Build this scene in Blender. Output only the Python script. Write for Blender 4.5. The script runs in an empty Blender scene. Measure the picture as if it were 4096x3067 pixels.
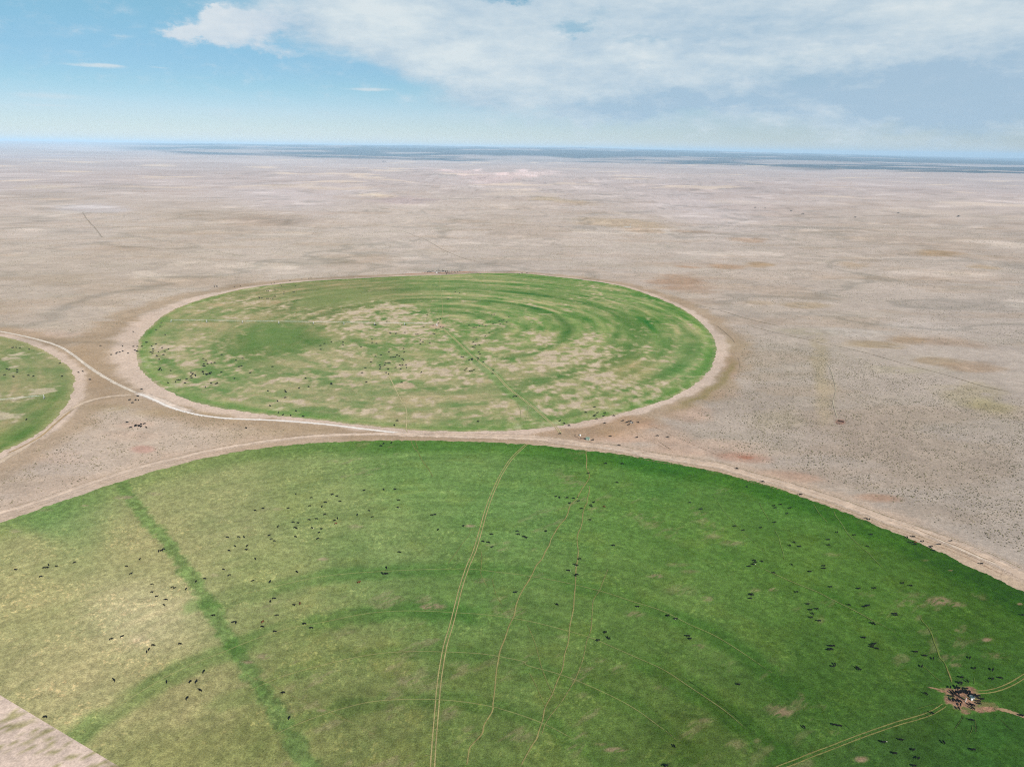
HAZE = 3.4e-5; SUN_E = 4.5; SKY_S = .055; EXPO = 1.5; DIFR = .5; CAL = 0
HAZE_C = (.53, .765, 1.0, 1)
SKY_AIR, SKY_DUST, SKY_OZ = 1.0, .8, 1.6
SKY_TINT = [(0.0, (.70, .72, .84)), (.82, (.54, .74, .69)), (.22, (.55, .61, .73)), (.40, (.46, .60, .67))]
import bpy, bmesh, math, random
import numpy as np
from mathutils import Vector, Matrix
random.seed(7)
RNG = np.random.default_rng(11)
S = bpy.context.scene
COL = S.collection
# ---------------------------------------------------------------- camera model (drone, 275 m up)
F, HGT, PITCH, ROLL = 2839.0, 275.0, math.radians(18.3), math.radians(0.8)
CX, CY = 2048.0, 1533.5
cp, sp, cr, sr = math.cos(PITCH), math.sin(PITCH), math.cos(ROLL), math.sin(ROLL)
def G(x, y):
    """photo pixel -> point on the flat ground"""
    u = (np.asarray(x, float)-CX)/F; v = (np.asarray(y, float)-CY)/F
    u2 = u*cr+v*sr; v2 = -u*sr+v*cr
    dn = sp+v2*cp
    return HGT*u2/dn, HGT*(cp-v2*sp)/dn
def P(X, Y, Z=0.0):
    """ground point -> photo pixel (authoring coordinates of the paint masks)"""
    d = HGT-Z
    a = Y*cp+d*sp; b = -Y*sp+d*cp
    a = np.where(a < 1, 1, a)
    u2 = X/a; v2 = b/a
    return CX+F*(u2*cr-v2*sr), CY+F*(u2*sr+v2*cr)
K2 = 4096/2212.0          # most outlines were read from a 2212 px wide view
def W(pts, k=K2):
    a = np.array(pts, float)*k
    X, Y = G(a[:, 0], a[:, 1])
    return np.c_[X, Y]
def T(pts, x0, y0, s):
    """points read in an enlarged tile -> ground"""
    a = np.array(pts, float)[:, :2]
    X, Y = G(x0+a[:, 0]/s, y0+a[:, 1]/s)
    return np.c_[X, Y]
# ---------------------------------------------------------------- colours
AIR = np.array((.42, .60, .74))
KILL = np.array((1.50, 1.50, 1.50))      # how bright a white diffuse sheet renders
def lin(c):
    c = np.asarray(c, float)/255
    return np.where(c <= .04045, c/12.92, ((c+.055)/1.055)**2.4)
def A(c, X=None, Y=None):
    """how a colour of the photograph translates to albedo under this sun, sky and exposure
       (a sheet facing away from the camera's side of the sun returns less light)"""
    k = 1.55
    if X is not None:
        px, py = P(np.asarray(X, float), np.asarray(Y, float))
        a = np.clip(px/4096, -.05, 1.1); b = np.clip((py-1400)/1500, 0, 1.15)
        k = (1.84-.06*a-.41*a*a)*(1-.15*b*b)
        k = k[..., None]
    v = lin(c)
    if X is not None:      # the photograph's colour includes the air in front of it
        tr = np.exp(-HAZE*np.sqrt(np.asarray(X, float)**2+np.asarray(Y, float)**2+HGT**2))[..., None]
        tr = np.maximum(tr, .80)
        v = np.maximum(v-AIR*(1-tr), v*.45)/tr
    v = v/k
    return v if not CAL else v*0+.3
# ---------------------------------------------------------------- noise
def _h(ix, iy, s):
    n = (ix.astype(np.int64)*374761393+iy.astype(np.int64)*668265263+s*1274126177) & 0xffffffff
    n = ((n ^ (n >> 13))*1274126177) & 0xffffffff
    n = (n ^ (n >> 16)) & 0xffffff
    return n/float(0xffffff)
def vn(x, y, s=0):
    xi = np.floor(x); yi = np.floor(y); fx = x-xi; fy = y-yi
    fx = fx*fx*fx*(fx*(fx*6-15)+10); fy = fy*fy*fy*(fy*(fy*6-15)+10)
    a = _h(xi, yi, s); b = _h(xi+1, yi, s); c = _h(xi, yi+1, s); d = _h(xi+1, yi+1, s)
    return (a*(1-fx)+b*fx)*(1-fy)+(c*(1-fx)+d*fx)*fy
def fbm(x, y, s=0, o=4):
    t = 0; a = .5; n = 0
    for i in range(o):
        t = t+a*vn(x*1.0+17.3*i, y*1.0-9.1*i, s+i); n += a
        c, q = .8, .6
        x, y = (c*x-q*y)*2.03, (q*x+c*y)*2.03
        a *= .5
    return t/n
def ss(e0, e1, x):
    t = np.clip((x-e0)/(e1-e0), 0, 1)
    return t*t*(3-2*t)
def mix(a, b, m):
    return a*(1-m[:, None])+b*m[:, None]
def pdist(X, Y, pts):
    """distance to a polyline"""
    out = np.full(X.shape, 1e9)
    for (ax, ay), (bx, by) in zip(pts[:-1], pts[1:]):
        dx, dy = bx-ax, by-ay; L = dx*dx+dy*dy+1e-9
        t = np.clip(((X-ax)*dx+(Y-ay)*dy)/L, 0, 1)
        np.minimum(out, np.hypot(X-ax-t*dx, Y-ay-t*dy), out=out)
    return out
def idw(px, py, pts, p=3.2, ysc=1.5):
    """smooth blend of hand-read control values"""
    num = 0; den = 0
    for q in pts:
        v = np.array(q[2:], float)
        w = 1/(((px-q[0])**2+((py-q[1])*ysc)**2)/1e4+.12)**(p/2)
        num = num+w[:, None]*v; den = den+w
    return num/den[:, None]
# ---------------------------------------------------------------- object helpers
def tag(o, label=None, cat=None, group=None, kind=None):
    if label: o['label'] = label
    if cat: o['category'] = cat
    if group: o['group'] = group
    if kind: o['kind'] = kind
    return o
def link(name, me, parent=None, mat=None):
    o = bpy.data.objects.new(name, me); COL.objects.link(o)
    if parent: o.parent = parent
    if mat: me.materials.append(mat)
    return o
def empty(name, loc, rz=0):
    o = bpy.data.objects.new(name, None); COL.objects.link(o)
    o.location = loc; o.rotation_euler = (0, 0, rz); o.empty_display_size = .5
    return o
def np_mesh(name, V, quads=None, tris=None, col=None, smooth=False, extra=None):
    me = bpy.data.meshes.new(name)
    V = np.ascontiguousarray(V, np.float32)
    fl = []; tot = []
    if quads is not None and len(quads): fl.append(np.asarray(quads, np.int32).ravel()); tot.append(np.full(len(quads), 4, np.int32))
    if tris is not None and len(tris): fl.append(np.asarray(tris, np.int32).ravel()); tot.append(np.full(len(tris), 3, np.int32))
    fl = np.concatenate(fl); tot = np.concatenate(tot)
    me.vertices.add(len(V)); me.vertices.foreach_set('co', V.ravel())
    me.loops.add(len(fl)); me.loops.foreach_set('vertex_index', fl)
    me.polygons.add(len(tot))
    st = np.zeros(len(tot), np.int32); st[1:] = np.cumsum(tot)[:-1]
    me.polygons.foreach_set('loop_start', st); me.polygons.foreach_set('loop_total', tot)
    if smooth: me.polygons.foreach_set('use_smooth', np.ones(len(tot), bool))
    me.update(calc_edges=True)
    if col is not None:
        at = me.attributes.new('albedo', 'FLOAT_COLOR', 'POINT')
        c = np.ones((len(V), 4), np.float32); c[:, :col.shape[1]] = col
        at.data.foreach_set('color', c.ravel())
    if extra is not None:
        at = me.attributes.new('fade', 'FLOAT', 'POINT')
        at.data.foreach_set('value', np.ascontiguousarray(extra, np.float32))
    return me
def grid_quads(nr, nc, wrap=False):
    r, c = np.meshgrid(np.arange(nr-1), np.arange(nc if wrap else nc-1), indexing='ij')
    a = r*nc+c; b = r*nc+(c+1) % nc
    return np.stack([a, b, b+nc, a+nc], -1).reshape(-1, 4)
# ---------------------------------------------------------------- node helpers
def nt(mat):
    mat.use_nodes = True
    t = mat.node_tree; t.nodes.clear()
    return t
class N:
    def __init__(s, tree): s.t = tree
    def n(s, typ, **kw):
        x = s.t.nodes.new(typ)
        for k, v in kw.items():
            if k == 'ins':
                for kk, vv in v.items():
                    if isinstance(vv, bpy.types.NodeSocket): s.t.links.new(vv, x.inputs[kk])
                    else: x.inputs[kk].default_value = vv
            else: setattr(x, k, v)
        return x
    def m(s, op, a, b=0.0, c=None, clamp=False):
        d = {0: a, 1: b}
        if c is not None: d[2] = c
        return s.n('ShaderNodeMath', operation=op, use_clamp=clamp, ins=d).outputs[0]
    def vm(s, op, a, b=None):
        d = {0: a}
        if b is not None: d[1] = b
        x = s.n('ShaderNodeVectorMath', operation=op, ins=d)
        return x.outputs['Value'] if op in ('LENGTH', 'DOT_PRODUCT') else x.outputs[0]
    def mr(s, v, a, b, c=0.0, d=1.0, smooth=True):
        return s.n('ShaderNodeMapRange', interpolation_type='SMOOTHSTEP' if smooth else 'LINEAR',
                   ins={'Value': v, 'From Min': a, 'From Max': b, 'To Min': c, 'To Max': d}).outputs[0]
    def noise(s, vec, scale, detail=4, rough=.55):
        return s.n('ShaderNodeTexNoise', ins={'Vector': vec, 'Scale': scale, 'Detail': detail, 'Roughness': rough}).outputs[0]
    def mixc(s, f, a, b, mode='MIX'):
        x = s.n('ShaderNodeMix', data_type='RGBA', blend_type=mode)
        for i, v in ((0, f), (6, a), (7, b)):
            if isinstance(v, bpy.types.NodeSocket): s.t.links.new(v, x.inputs[i])
            elif i == 0: x.inputs[i].default_value = v
            else: x.inputs[i].default_value = (*v[:3], 1)
        return x.outputs[2]
def plain(name, c, rough=.8, metal=0.0, var=.25, scale=3.0):
    m = bpy.data.materials.new(name); t = nt(m); n = N(t)
    co = n.n('ShaderNodeTexCoord').outputs['Object']
    f = n.mr(n.noise(co, scale, 3), .3, .7, 1-var, 1+var, False)
    cc = n.mixc(1.0, c, n.n('ShaderNodeCombineColor', ins={0: f, 1: f, 2: f}).outputs[0], 'MULTIPLY')
    b = n.n('ShaderNodeBsdfPrincipled', ins={'Base Color': cc, 'Roughness': rough, 'Metallic': metal})
    o = n.n('ShaderNodeOutputMaterial', ins={0: b.outputs[0]})
    return m
def land_material(name, layers, bump=(.8, .1), aniso=None, fade=False):
    """painted albedo attribute times layered noise; diffuse with strong back-scatter.
       layers: (size in m, amount, stretch along x)"""
    m = bpy.data.materials.new(name); t = nt(m); n = N(t)
    pos = n.n('ShaderNodeNewGeometry').outputs['Position']
    col = n.n('ShaderNodeAttribute', attribute_name='albedo').outputs['Color']
    f = None
    for size, amt, st in layers:
        v = n.vm('MULTIPLY', pos, (1/size/st, 1/size, 1/size))
        q = n.mr(n.noise(v, 1.0, 3, .6), .25, .75, 1-amt, 1+amt, False)
        f = q if f is None else n.m('MULTIPLY', f, q)
    ff = n.n('ShaderNodeCombineColor', ins={0: f, 1: f, 2: f}).outputs[0]
    col = n.mixc(1.0, col, ff, 'MULTIPLY')
    d = n.n('ShaderNodeBsdfDiffuse', ins={'Color': col, 'Roughness': DIFR})
    if bump:
        v = n.vm('MULTIPLY', pos, (1/bump[0],)*3)
        b = n.n('ShaderNodeBump', ins={'Strength': 1.0, 'Distance': bump[1], 'Height': n.noise(v, 1.0, 3, .65)})
        t.links.new(b.outputs[0], d.inputs['Normal'])
    out = d.outputs[0]
    if fade:
        fa = n.n('ShaderNodeAttribute', attribute_name='fade').outputs['Fac']
        nz = n.noise(n.vm('MULTIPLY', pos, (1/fade,)*3), 1.0, 3, .7)
        k = n.m('ADD', fa, n.m('MULTIPLY', n.m('SUBTRACT', nz, .5), 1.5))
        k = n.mr(k, .25, .75)
        k = n.m('MULTIPLY', k, n.mr(fa, 0.0, .12))
        tr = n.n('ShaderNodeBsdfTransparent')
        mx = n.n('ShaderNodeMixShader', ins={0: k, 1: tr.outputs[0], 2: out})
        out = mx.outputs[0]
    n.n('ShaderNodeOutputMaterial', ins={0: out})
    return m
# ---------------------------------------------------------------- terrain
UP_AZ = np.array([-1.2, -.52, -.40, -.23, 0, .13, .23, .44, .72, 1.2])
UP_H = np.array([0, 0, 60, 130, 165, 150, 118, 85, 0, 0])
def height(X, Y):
    X = np.asarray(X, float); Y = np.asarray(Y, float)
    r = np.hypot(X, Y)
    q = np.hypot((X+150)/1.05, Y-650)
    w1 = ss(900, 2000, q)
    h = w1*((fbm(X/420, Y/300, 3, 3)-.5)*18+(fbm(X/130, Y/100, 7, 3)-.5)*3.5)
    w2 = ss(1800, 7000, r)
    h = h+w2*(fbm(X/1500+5, Y/1100, 21, 4)-.52)*80
    h = h+ss(1600, 3500, r)*(1-ss(9000, 15000, r))*(fbm(X/520+5, Y/430, 23, 3)-.5)*17
    w3 = ss(9000, 26000, r)
    h = h+w3*(fbm(X/4200, Y/3000, 40, 4)-.5)*120
    az = np.arctan2(X, np.maximum(Y, 1))
    h = h+215*ss(14000, 52000, r)*(1-.95*ss(.08, .62, az))
    h = h+np.interp(az, UP_AZ, UP_H)*ss(15000, 27000, r)*(.85+.3*fbm(X/3000, Y/2500, 55, 3))
    m = ss(47000, 56000, r)*np.exp(-((az+.53)/.11)**2)*(.55+.9*fbm(az*40, r/9000, 71, 3))
    h = h+70*m
    return h
# ---------------------------------------------------------------- the three irrigated circles
CN = np.array((-44.0, 187.0)); CF = np.array((-123.6, 1124.4)); CL = np.array((-928.0, 590.0))
def polar_outline(c, pts, fill=None, closed=True):
    p = np.array(pts)-c
    th = np.arctan2(p[:, 1], p[:, 0]); r = np.hypot(p[:, 0], p[:, 1])
    if fill:
        for t, q in fill: th = np.append(th, math.radians(t)); r = np.append(r, q)
    o = np.argsort(th); th, r = th[o], r[o]
    th = np.r_[th[-6:]-2*math.pi, th, th[:6]+2*math.pi]; r = np.r_[r[-6:], r, r[:6]]
    g = np.linspace(-math.pi, math.pi, 1441); v = np.interp(g, th, r)
    k = np.hanning(25); k /= k.sum()
    v = np.convolve(np.r_[v[-30:], v, v[:30]], k, 'same')[30:-30]
    return lambda t: np.interp((t+math.pi) % (2*math.pi)-math.pi, g, v)
near_top = np.array([(0, 2092), (250, 2003), (500, 1921), (750, 1848), (1000, 1797), (1200, 1775), (1400, 1765), (1650, 1763), (1900, 1767), (2100, 1778), (2300, 1797), (2550, 1828), (2800, 1872), (3050, 1935), (3300, 2018), (3500, 2095), (3700, 2182), (3900, 2275), (4096, 2372)])
RN = polar_outline(CN, W(near_top, 1), [(152.9, 455), (-30, 430), (-60, 430), (-100, 430), (-150, 430), (178, 440)])
far_o = np.array([(546, 1430), (555, 1380), (610, 1300), (680, 1245), (830, 1190), (1000, 1151), (1200, 1128), (1450, 1113), (1750, 1102), (1950, 1093), (2100, 1094), (2180, 1103), (2320, 1118), (2480, 1142), (2600, 1182), (2700, 1222), (2780, 1272), (2830, 1320), (2862, 1375), (2862, 1420), (2830, 1490), (2750, 1558), (2600, 1622), (2420, 1668), (2250, 1700), (2100, 1719), (1900, 1725), (1700, 1722), (1500, 1705), (1300, 1680), (1100, 1661), (900, 1635), (760, 1600), (650, 1550), (585, 1500)])
RF = polar_outline(CF, W(far_o, 1))
left_o = np.array([(0, 1345), (80, 1363), (150, 1392), (230, 1432), (285, 1480), (298, 1520), (285, 1580), (245, 1645), (160, 1730), (80, 1775), (0, 1808)])
RL = polar_outline(CL, W(left_o, 1), [(100, 440), (140, 450), (180, 450), (-140, 450), (-100, 455), (-60, 458)])
def field_mesh(name, c, R, th, nr, z, paint, mat, rpow=1.0, rmin=.004):
    s = np.linspace(rmin, 1, nr)**rpow
    wob = 1+.0024*(vn(th*110, th*0, 9)-.5)*2+.0013*(vn(th*330, th*0, 10)-.5)*2+.004*(vn(th*25, th*0, 8)-.5)
    Rr = R(th)*wob
    r = s[None, :]*Rr[:, None]
    X = (c[0]+r*np.cos(th)[:, None]).ravel(); Y = (c[1]+r*np.sin(th)[:, None]).ravel()
    d = (Rr[:, None]-r).ravel()
    TH = np.repeat(th, nr); RR = r.ravel()
    col = paint(X, Y, RR, TH, d)
    me = np_mesh(name, np.c_[X, Y, np.full(X.shape, z)], grid_quads(len(th), nr)[:, ::-1], col=col, smooth=True)
    return tag(link(name, me, mat=mat), kind='structure')

NEAR_C = [(60,1180,160,163,105),(60,1300,166,166,108),(300,1330,184,180,128),(150,1450,170,167,112),(400,1500,160,158,102),(100,1125,122,152,86),(330,1180,163,163,106),(500,1120,150,158,100),(700,1100,132,152,88),(600,1250,138,152,90),(800,1200,118,145,80),(700,1400,125,140,78),(800,1550,115,128,70),(600,1600,130,138,78),(450,1640,140,145,85),(900,1020,110,145,75),(1100,1100,100,138,70),(1000,1300,98,132,65),(1100,1450,95,122,60),(1050,1600,95,118,58),(1300,1050,90,128,58),(1500,1150,88,125,55),(1400,1300,90,122,56),(1300,1500,88,115,52),(1500,1600,78,102,45),(1700,1200,84,120,50),(1900,1300,76,112,45),(1800,1500,66,100,40),(2100,1450,60,95,38),(2100,1300,62,96,36),(2150,1600,52,88,36),(1950,1620,60,92,40),(1700,1080,78,120,50),(1400,1000,74,122,52)]  # grass colour, plus the antisolar glow at left and vignetting painted in
STRIP = W([(262,1042),(290,1085),(310,1115),(345,1150),(385,1205),(430,1270),(480,1350),(520,1420),(560,1480),(600,1545),(640,1610),(672,1660)])
Qt = (2000, 2200, 1.8433); Rt = (800, 2000, 1.552); Pt = (0, 2400, 2.212); Kt = (3200, 2350, 4.424); Jt = (2900, 2200, 4.424)
Nt = (3500, 2750, 3.711); Zt = (3650, 2650, 4.96); Ht = (3050, 1930, 4.424); Gt = (2650, 1930, 4.424); Lt = (3596, 2350, 4.424); Et = (1750, 1930, 4.424); Ft = (2150, 1930, 4.424); Mt = (3000, 2750, 3.687)
arc1 = np.r_[W([(430,1305),(560,1275),(700,1245),(850,1233),(1000,1229)]), T([(0,165),(230,195),(480,240),(730,300),(980,380),(1200,450),(1400,550),(1560,620),(1700,700),(1880,820),(2000,900),(2190,1020)], *Qt)]
arc2 = np.r_[T([(660,1220),(900,1020),(1200,840),(1450,690),(1700,570),(2000,450)], *Pt), T([(300,880),(540,800),(780,755),(1000,710),(1200,690),(1400,690),(1600,700),(1800,715)], *Rt), T([(190,520),(400,570),(650,640),(820,710),(1000,790),(1200,880),(1400,1010),(1650,1180),(1850,1350),(2060,1530)], *Qt)]
arc3 = np.r_[T([(0,1330),(270,1200),(500,1100),(740,1030),(1000,970),(1200,945),(1400,940),(1500,943),(1750,955),(2000,1000)], *Rt), T([(200,850),(450,920),(700,1020),(960,1150),(1160,1290),(1300,1400),(1490,1598)], *Qt)]
arc4 = np.r_[T([(150,1656),(330,1540),(520,1430),(740,1340),(900,1290),(1080,1250),(1280,1237),(1500,1240),(1700,1262),(1850,1290)], *Rt), T([(0,1170),(160,1220),(330,1285),(480,1360),(620,1450),(780,1570)], *Qt)]
arc5 = T([(950,1656),(1100,1610),(1300,1588),(1500,1590),(1650,1612)], *Rt)
arc0 = np.r_[T([(1165,1285),(1350,1340)], *Gt), T([(230,150),(650,320),(800,390),(1180,560),(1640,745),(1860,860)], *Jt), T([(870,360),(1100,480),(1300,590),(1500,690),(1700,800),(1900,920),(2190,1110)], *Kt)]
# bare tan scars in the near field: px (4096 scale), radii, strength
SCARS = [(1734,2425,58,16,.8),(1700,2428,25,10,.9),(1058,2625,40,14,.6),(990,2648,35,8,.8),(1637,2722,70,26,.5),(1290,2842,28,7,.8),(1290,2235,28,8,.7),(1425,2108,40,14,.5),(3128,2846,62,26,.9),(3100,2830,60,20,.6),(2461,2997,55,12,.85),(2400,2975,40,8,.5),(2944,2976,55,26,.5),(2820,2880,45,16,.5),(2797,2585,30,12,.6),(2537,2455,50,14,.6),(2624,2303,45,10,.7),(2760,2285,45,10,.45),(2830,2395,28,14,.6),(2720,2360,90,30,.3),(3090,2357,24,9,.7),(3018,2360,28,10,.5),(3754,2404,62,22,.95),(3830,2418,40,14,.8),(3949,2558,26,11,.95),(3788,2632,40,18,.6),(3820,2660,30,12,.6),(3830,2520,16,8,.6),(3978,2622,60,16,.5),(2853,2145,45,12,.5),(2930,2172,60,14,.5),(2707,2258,60,10,.4),(3328,2217,40,10,.4),(3445,3035,32,16,.95),(3028,2962,20,14,.5),(3340,2930,30,14,.3),(4080,2415,14,6,1),(3800,2280,12,4,1),(3700,2240,20,6,.5),(2640,2750,40,14,.3),(2340,2780,40,18,.35),(2400,2640,40,12,.35),(620,1975,40,8,.5),(180,2040,40,8,.4),(340,2022,25,6,.6),(60,2125,30,10,.5),(500,1990,50,10,.7),(860,2300,25,10,.4),(560,2560,60,30,.25),(3860,2560,80,20,.25),(3660,2380,60,16,.35),(1880,2103,26,7,.8),(1110,2035,26,8,.4),(2250,2545,30,10,.4)]
def paint_near(X, Y, r, th, d):
    px, py = P(X, Y); a2, b2 = px/K2, py/K2
    g = idw(np.clip(a2, -60, 2280), np.clip(b2, 900, 1700), NEAR_C)
    # greener outer band along the road
    ed = 1-ss(14, 42, d+10*(fbm(X/14, Y/14, 5, 3)-.5))
    e = ed*(.45+.5*ss(300, 900, a2))
    g = mix(g, np.array((62, 112, 44.))*np.ones_like(g) if False else g*np.array((.74, .87, .70)), np.clip(e, 0, 1))
    s1 = pdist(X, Y, STRIP)+2.2*(fbm(X/2.5, Y/2.5, 3, 3)-.5)*2+3.0*(fbm(X/9, Y/9, 2, 4)-.5)*2
    sc_ = (.55+.45*g.mean(1)/118)[:, None]*(1+.5*(fbm(X/3.5, Y/3.5, 26, 3)-.5))[:, None]
    g = mix(g, np.array((99, 130, 66.))*sc_, (1-ss(2.2, 6.5, s1))*.75)
    for a, k, w in ((arc2, .85, 8), (arc1, .7, 8), (arc3, .4, 6), (arc4, .5, 5), (arc0, .4, 6)):
        dd = pdist(X, Y, a)+4*(fbm(X/8, Y/8, 12, 3)-.5)*2
        m = (1-ss(w*.5, w*1.6, dd))*k*(.25+.75*ss(.38, .6, fbm(X/45, Y/45, 33, 2)))
        g = mix(g, g*np.array((.76, .90, .76)), m)
    dr = (.42+.25*ss(300, 900, a2))*((fbm(X/30, Y/30, 4, 4)-.5)*1.0+(fbm(r/7, th*9, 6, 3)-.5)*1.2+(fbm(r/2.2, th*16, 16, 3)-.5)*.7+(fbm(X/7, Y/7, 14, 3)-.5)*.6)
    g = g*(1+np.array((.24, .17, .22))*dr[:, None])
    g = g*(1+.16*(fbm(X/2.4, Y/2.4, 24, 3)-.5)[:, None]*2)
    ol = ss(.56, .70, fbm(X/22+3, Y/18, 61, 4))*.35
    g = mix(g, g*np.array((1.05, .97, .90)), ol*ss(450, 800, a2))
    sp_ = ss(.72, .84, vn(X/1.5, Y/1.1, 95))*ss(.56, .66, fbm(X/24, Y/18, 97, 3))
    g = g*(1+np.array((.20, .14, .15))*sp_[:, None])
    bare = np.zeros(X.shape)
    streak = fbm((X*.8+Y*.6)/7, (Y*.8-X*.6)/1.6, 17, 4)
    for (x, y, rx, ry, k) in SCARS:
        q = np.hypot((px-x)/rx, (py-y)/ry)
        bare = np.maximum(bare, k*(1-ss(.35, 1.25, q+1.5*(streak-.5))))
    mot = ss(.60, .76, fbm((X*.8+Y*.6)/19, (Y*.8-X*.6)/9, 81, 4))*ss(.42, .62, fbm(X/75, Y/75, 83, 3))*.38
    bare = np.maximum(bare, mot*ss(250, 800, a2))
    base = g.mean(1)
    tan = np.clip(base[:, None]*.55+np.array((101, 84, 54.)), 0, 215)
    g = mix(g, tan, np.clip(bare*ss(.36, .60, streak+.18*bare), 0, 1))
    # trampled ground round the water trough
    zx, zy = (px-Zt[0])*Zt[2], (py-Zt[1])*Zt[2]
    n1 = fbm(X/3, Y/3, 41, 4)-.5
    q = np.minimum(np.hypot((zx-1010)/360, (zy-700)/250), np.hypot((zx-1400)/330, (zy-880)/110))
    q = np.minimum(q, np.hypot((zx-1060)/110, (zy-960)/60))
    q = np.minimum(q, np.hypot((zx-620)/150, (zy-540)/50))
    q = np.minimum(q, np.hypot((zx-700)/70, (zy-690)/140))
    q = q+n1*.45
    g = mix(g, g*np.array((1.25, 1.18, 1.15)), (1-ss(1.0, 1.6, q))*.7)
    dirt = np.array((142, 112, 86.))*(1+.5*n1[:, None])
    k = 1-ss(.86, 1.05, q)
    k = k*(1-.55*ss(.5, .62, fbm(X/4, Y/4, 43, 3)))
    g = mix(g, dirt, k)
    g = g*np.array((1.03, 1.0, 1.06))+2
    g = g*(1+.05*ss(700, 1500, a2))[:, None]
    g = g*.93+g.mean(1)[:, None]*.07
    return A(np.clip(g, 8, 240), X, Y)
FAR_C = [(1000,620,134,160,100),(800,640,132,148,96),(640,645,140,150,102),(740,655,122,140,88),(600,740,116,142,84),(450,690,150,162,110),(350,740,138,160,104),(330,800,128,158,96),(400,820,130,158,98),(1250,660,128,156,94),(1400,700,112,150,82),(1330,640,126,158,94),(1500,720,132,160,98),(1480,800,116,155,90),(1530,760,118,154,90),(1100,690,126,158,94),(1200,720,130,158,94),(1000,740,136,160,100),(700,770,146,162,110),(800,830,142,162,108),(900,880,150,162,112),(700,860,152,163,114),(600,890,138,162,104),(500,860,140,162,106),(1100,900,138,160,102),(1000,860,144,160,108),(1300,860,134,156,98),(1350,800,140,155,98),(1400,860,112,150,84),(1200,890,122,152,90),(1150,800,140,158,104),(900,690,134,160,100)]
FAR_B = [(430,770,0.62),(400,745,0.60),(600,820,0.60),(620,785,0.40),(700,690,0.52),(760,690,0.70),(830,690,0.72),(860,750,0.52),(880,770,0.55),(980,800,0.72),(1000,790,0.55),(1050,740,0.50),(1120,755,0.57),(1200,750,0.67),(1260,770,0.70),(1330,760,0.57),(1360,780,0.45),(1300,830,0.70),(1220,840,0.60),(1190,860,0.55),(1450,800,0.27),(1420,830,0.45),(1480,720,0.12),(1350,680,0.12),(1280,650,0.25),(1180,680,0.25),(1000,650,0.12),(700,630,0.00),(900,610,0.00),(1050,610,0.10),(1200,610,0.20),(1330,620,0.25),(500,660,0.48),(560,650,0.50),(350,720,0.12),(350,800,0.40),(450,880,0.12),(560,900,0.10),(700,890,0.40),(1000,900,0.40),(600,740,0.00),(640,720,0.00),(560,740,0.05),(1200,690,0.12),(800,830,0.55),(820,850,0.50),(860,880,0.50),(700,840,0.50),(520,830,0.55),(480,810,0.60),(1130,830,0.45),(950,850,0.50),(1060,870,0.45),(680,770,0.55),(1540,740,0.25)]
TFL = W([(975,725),(1005,758),(1033,782),(1062,806),(1088,833),(1113,856),(1142,878),(1168,900)])
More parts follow.
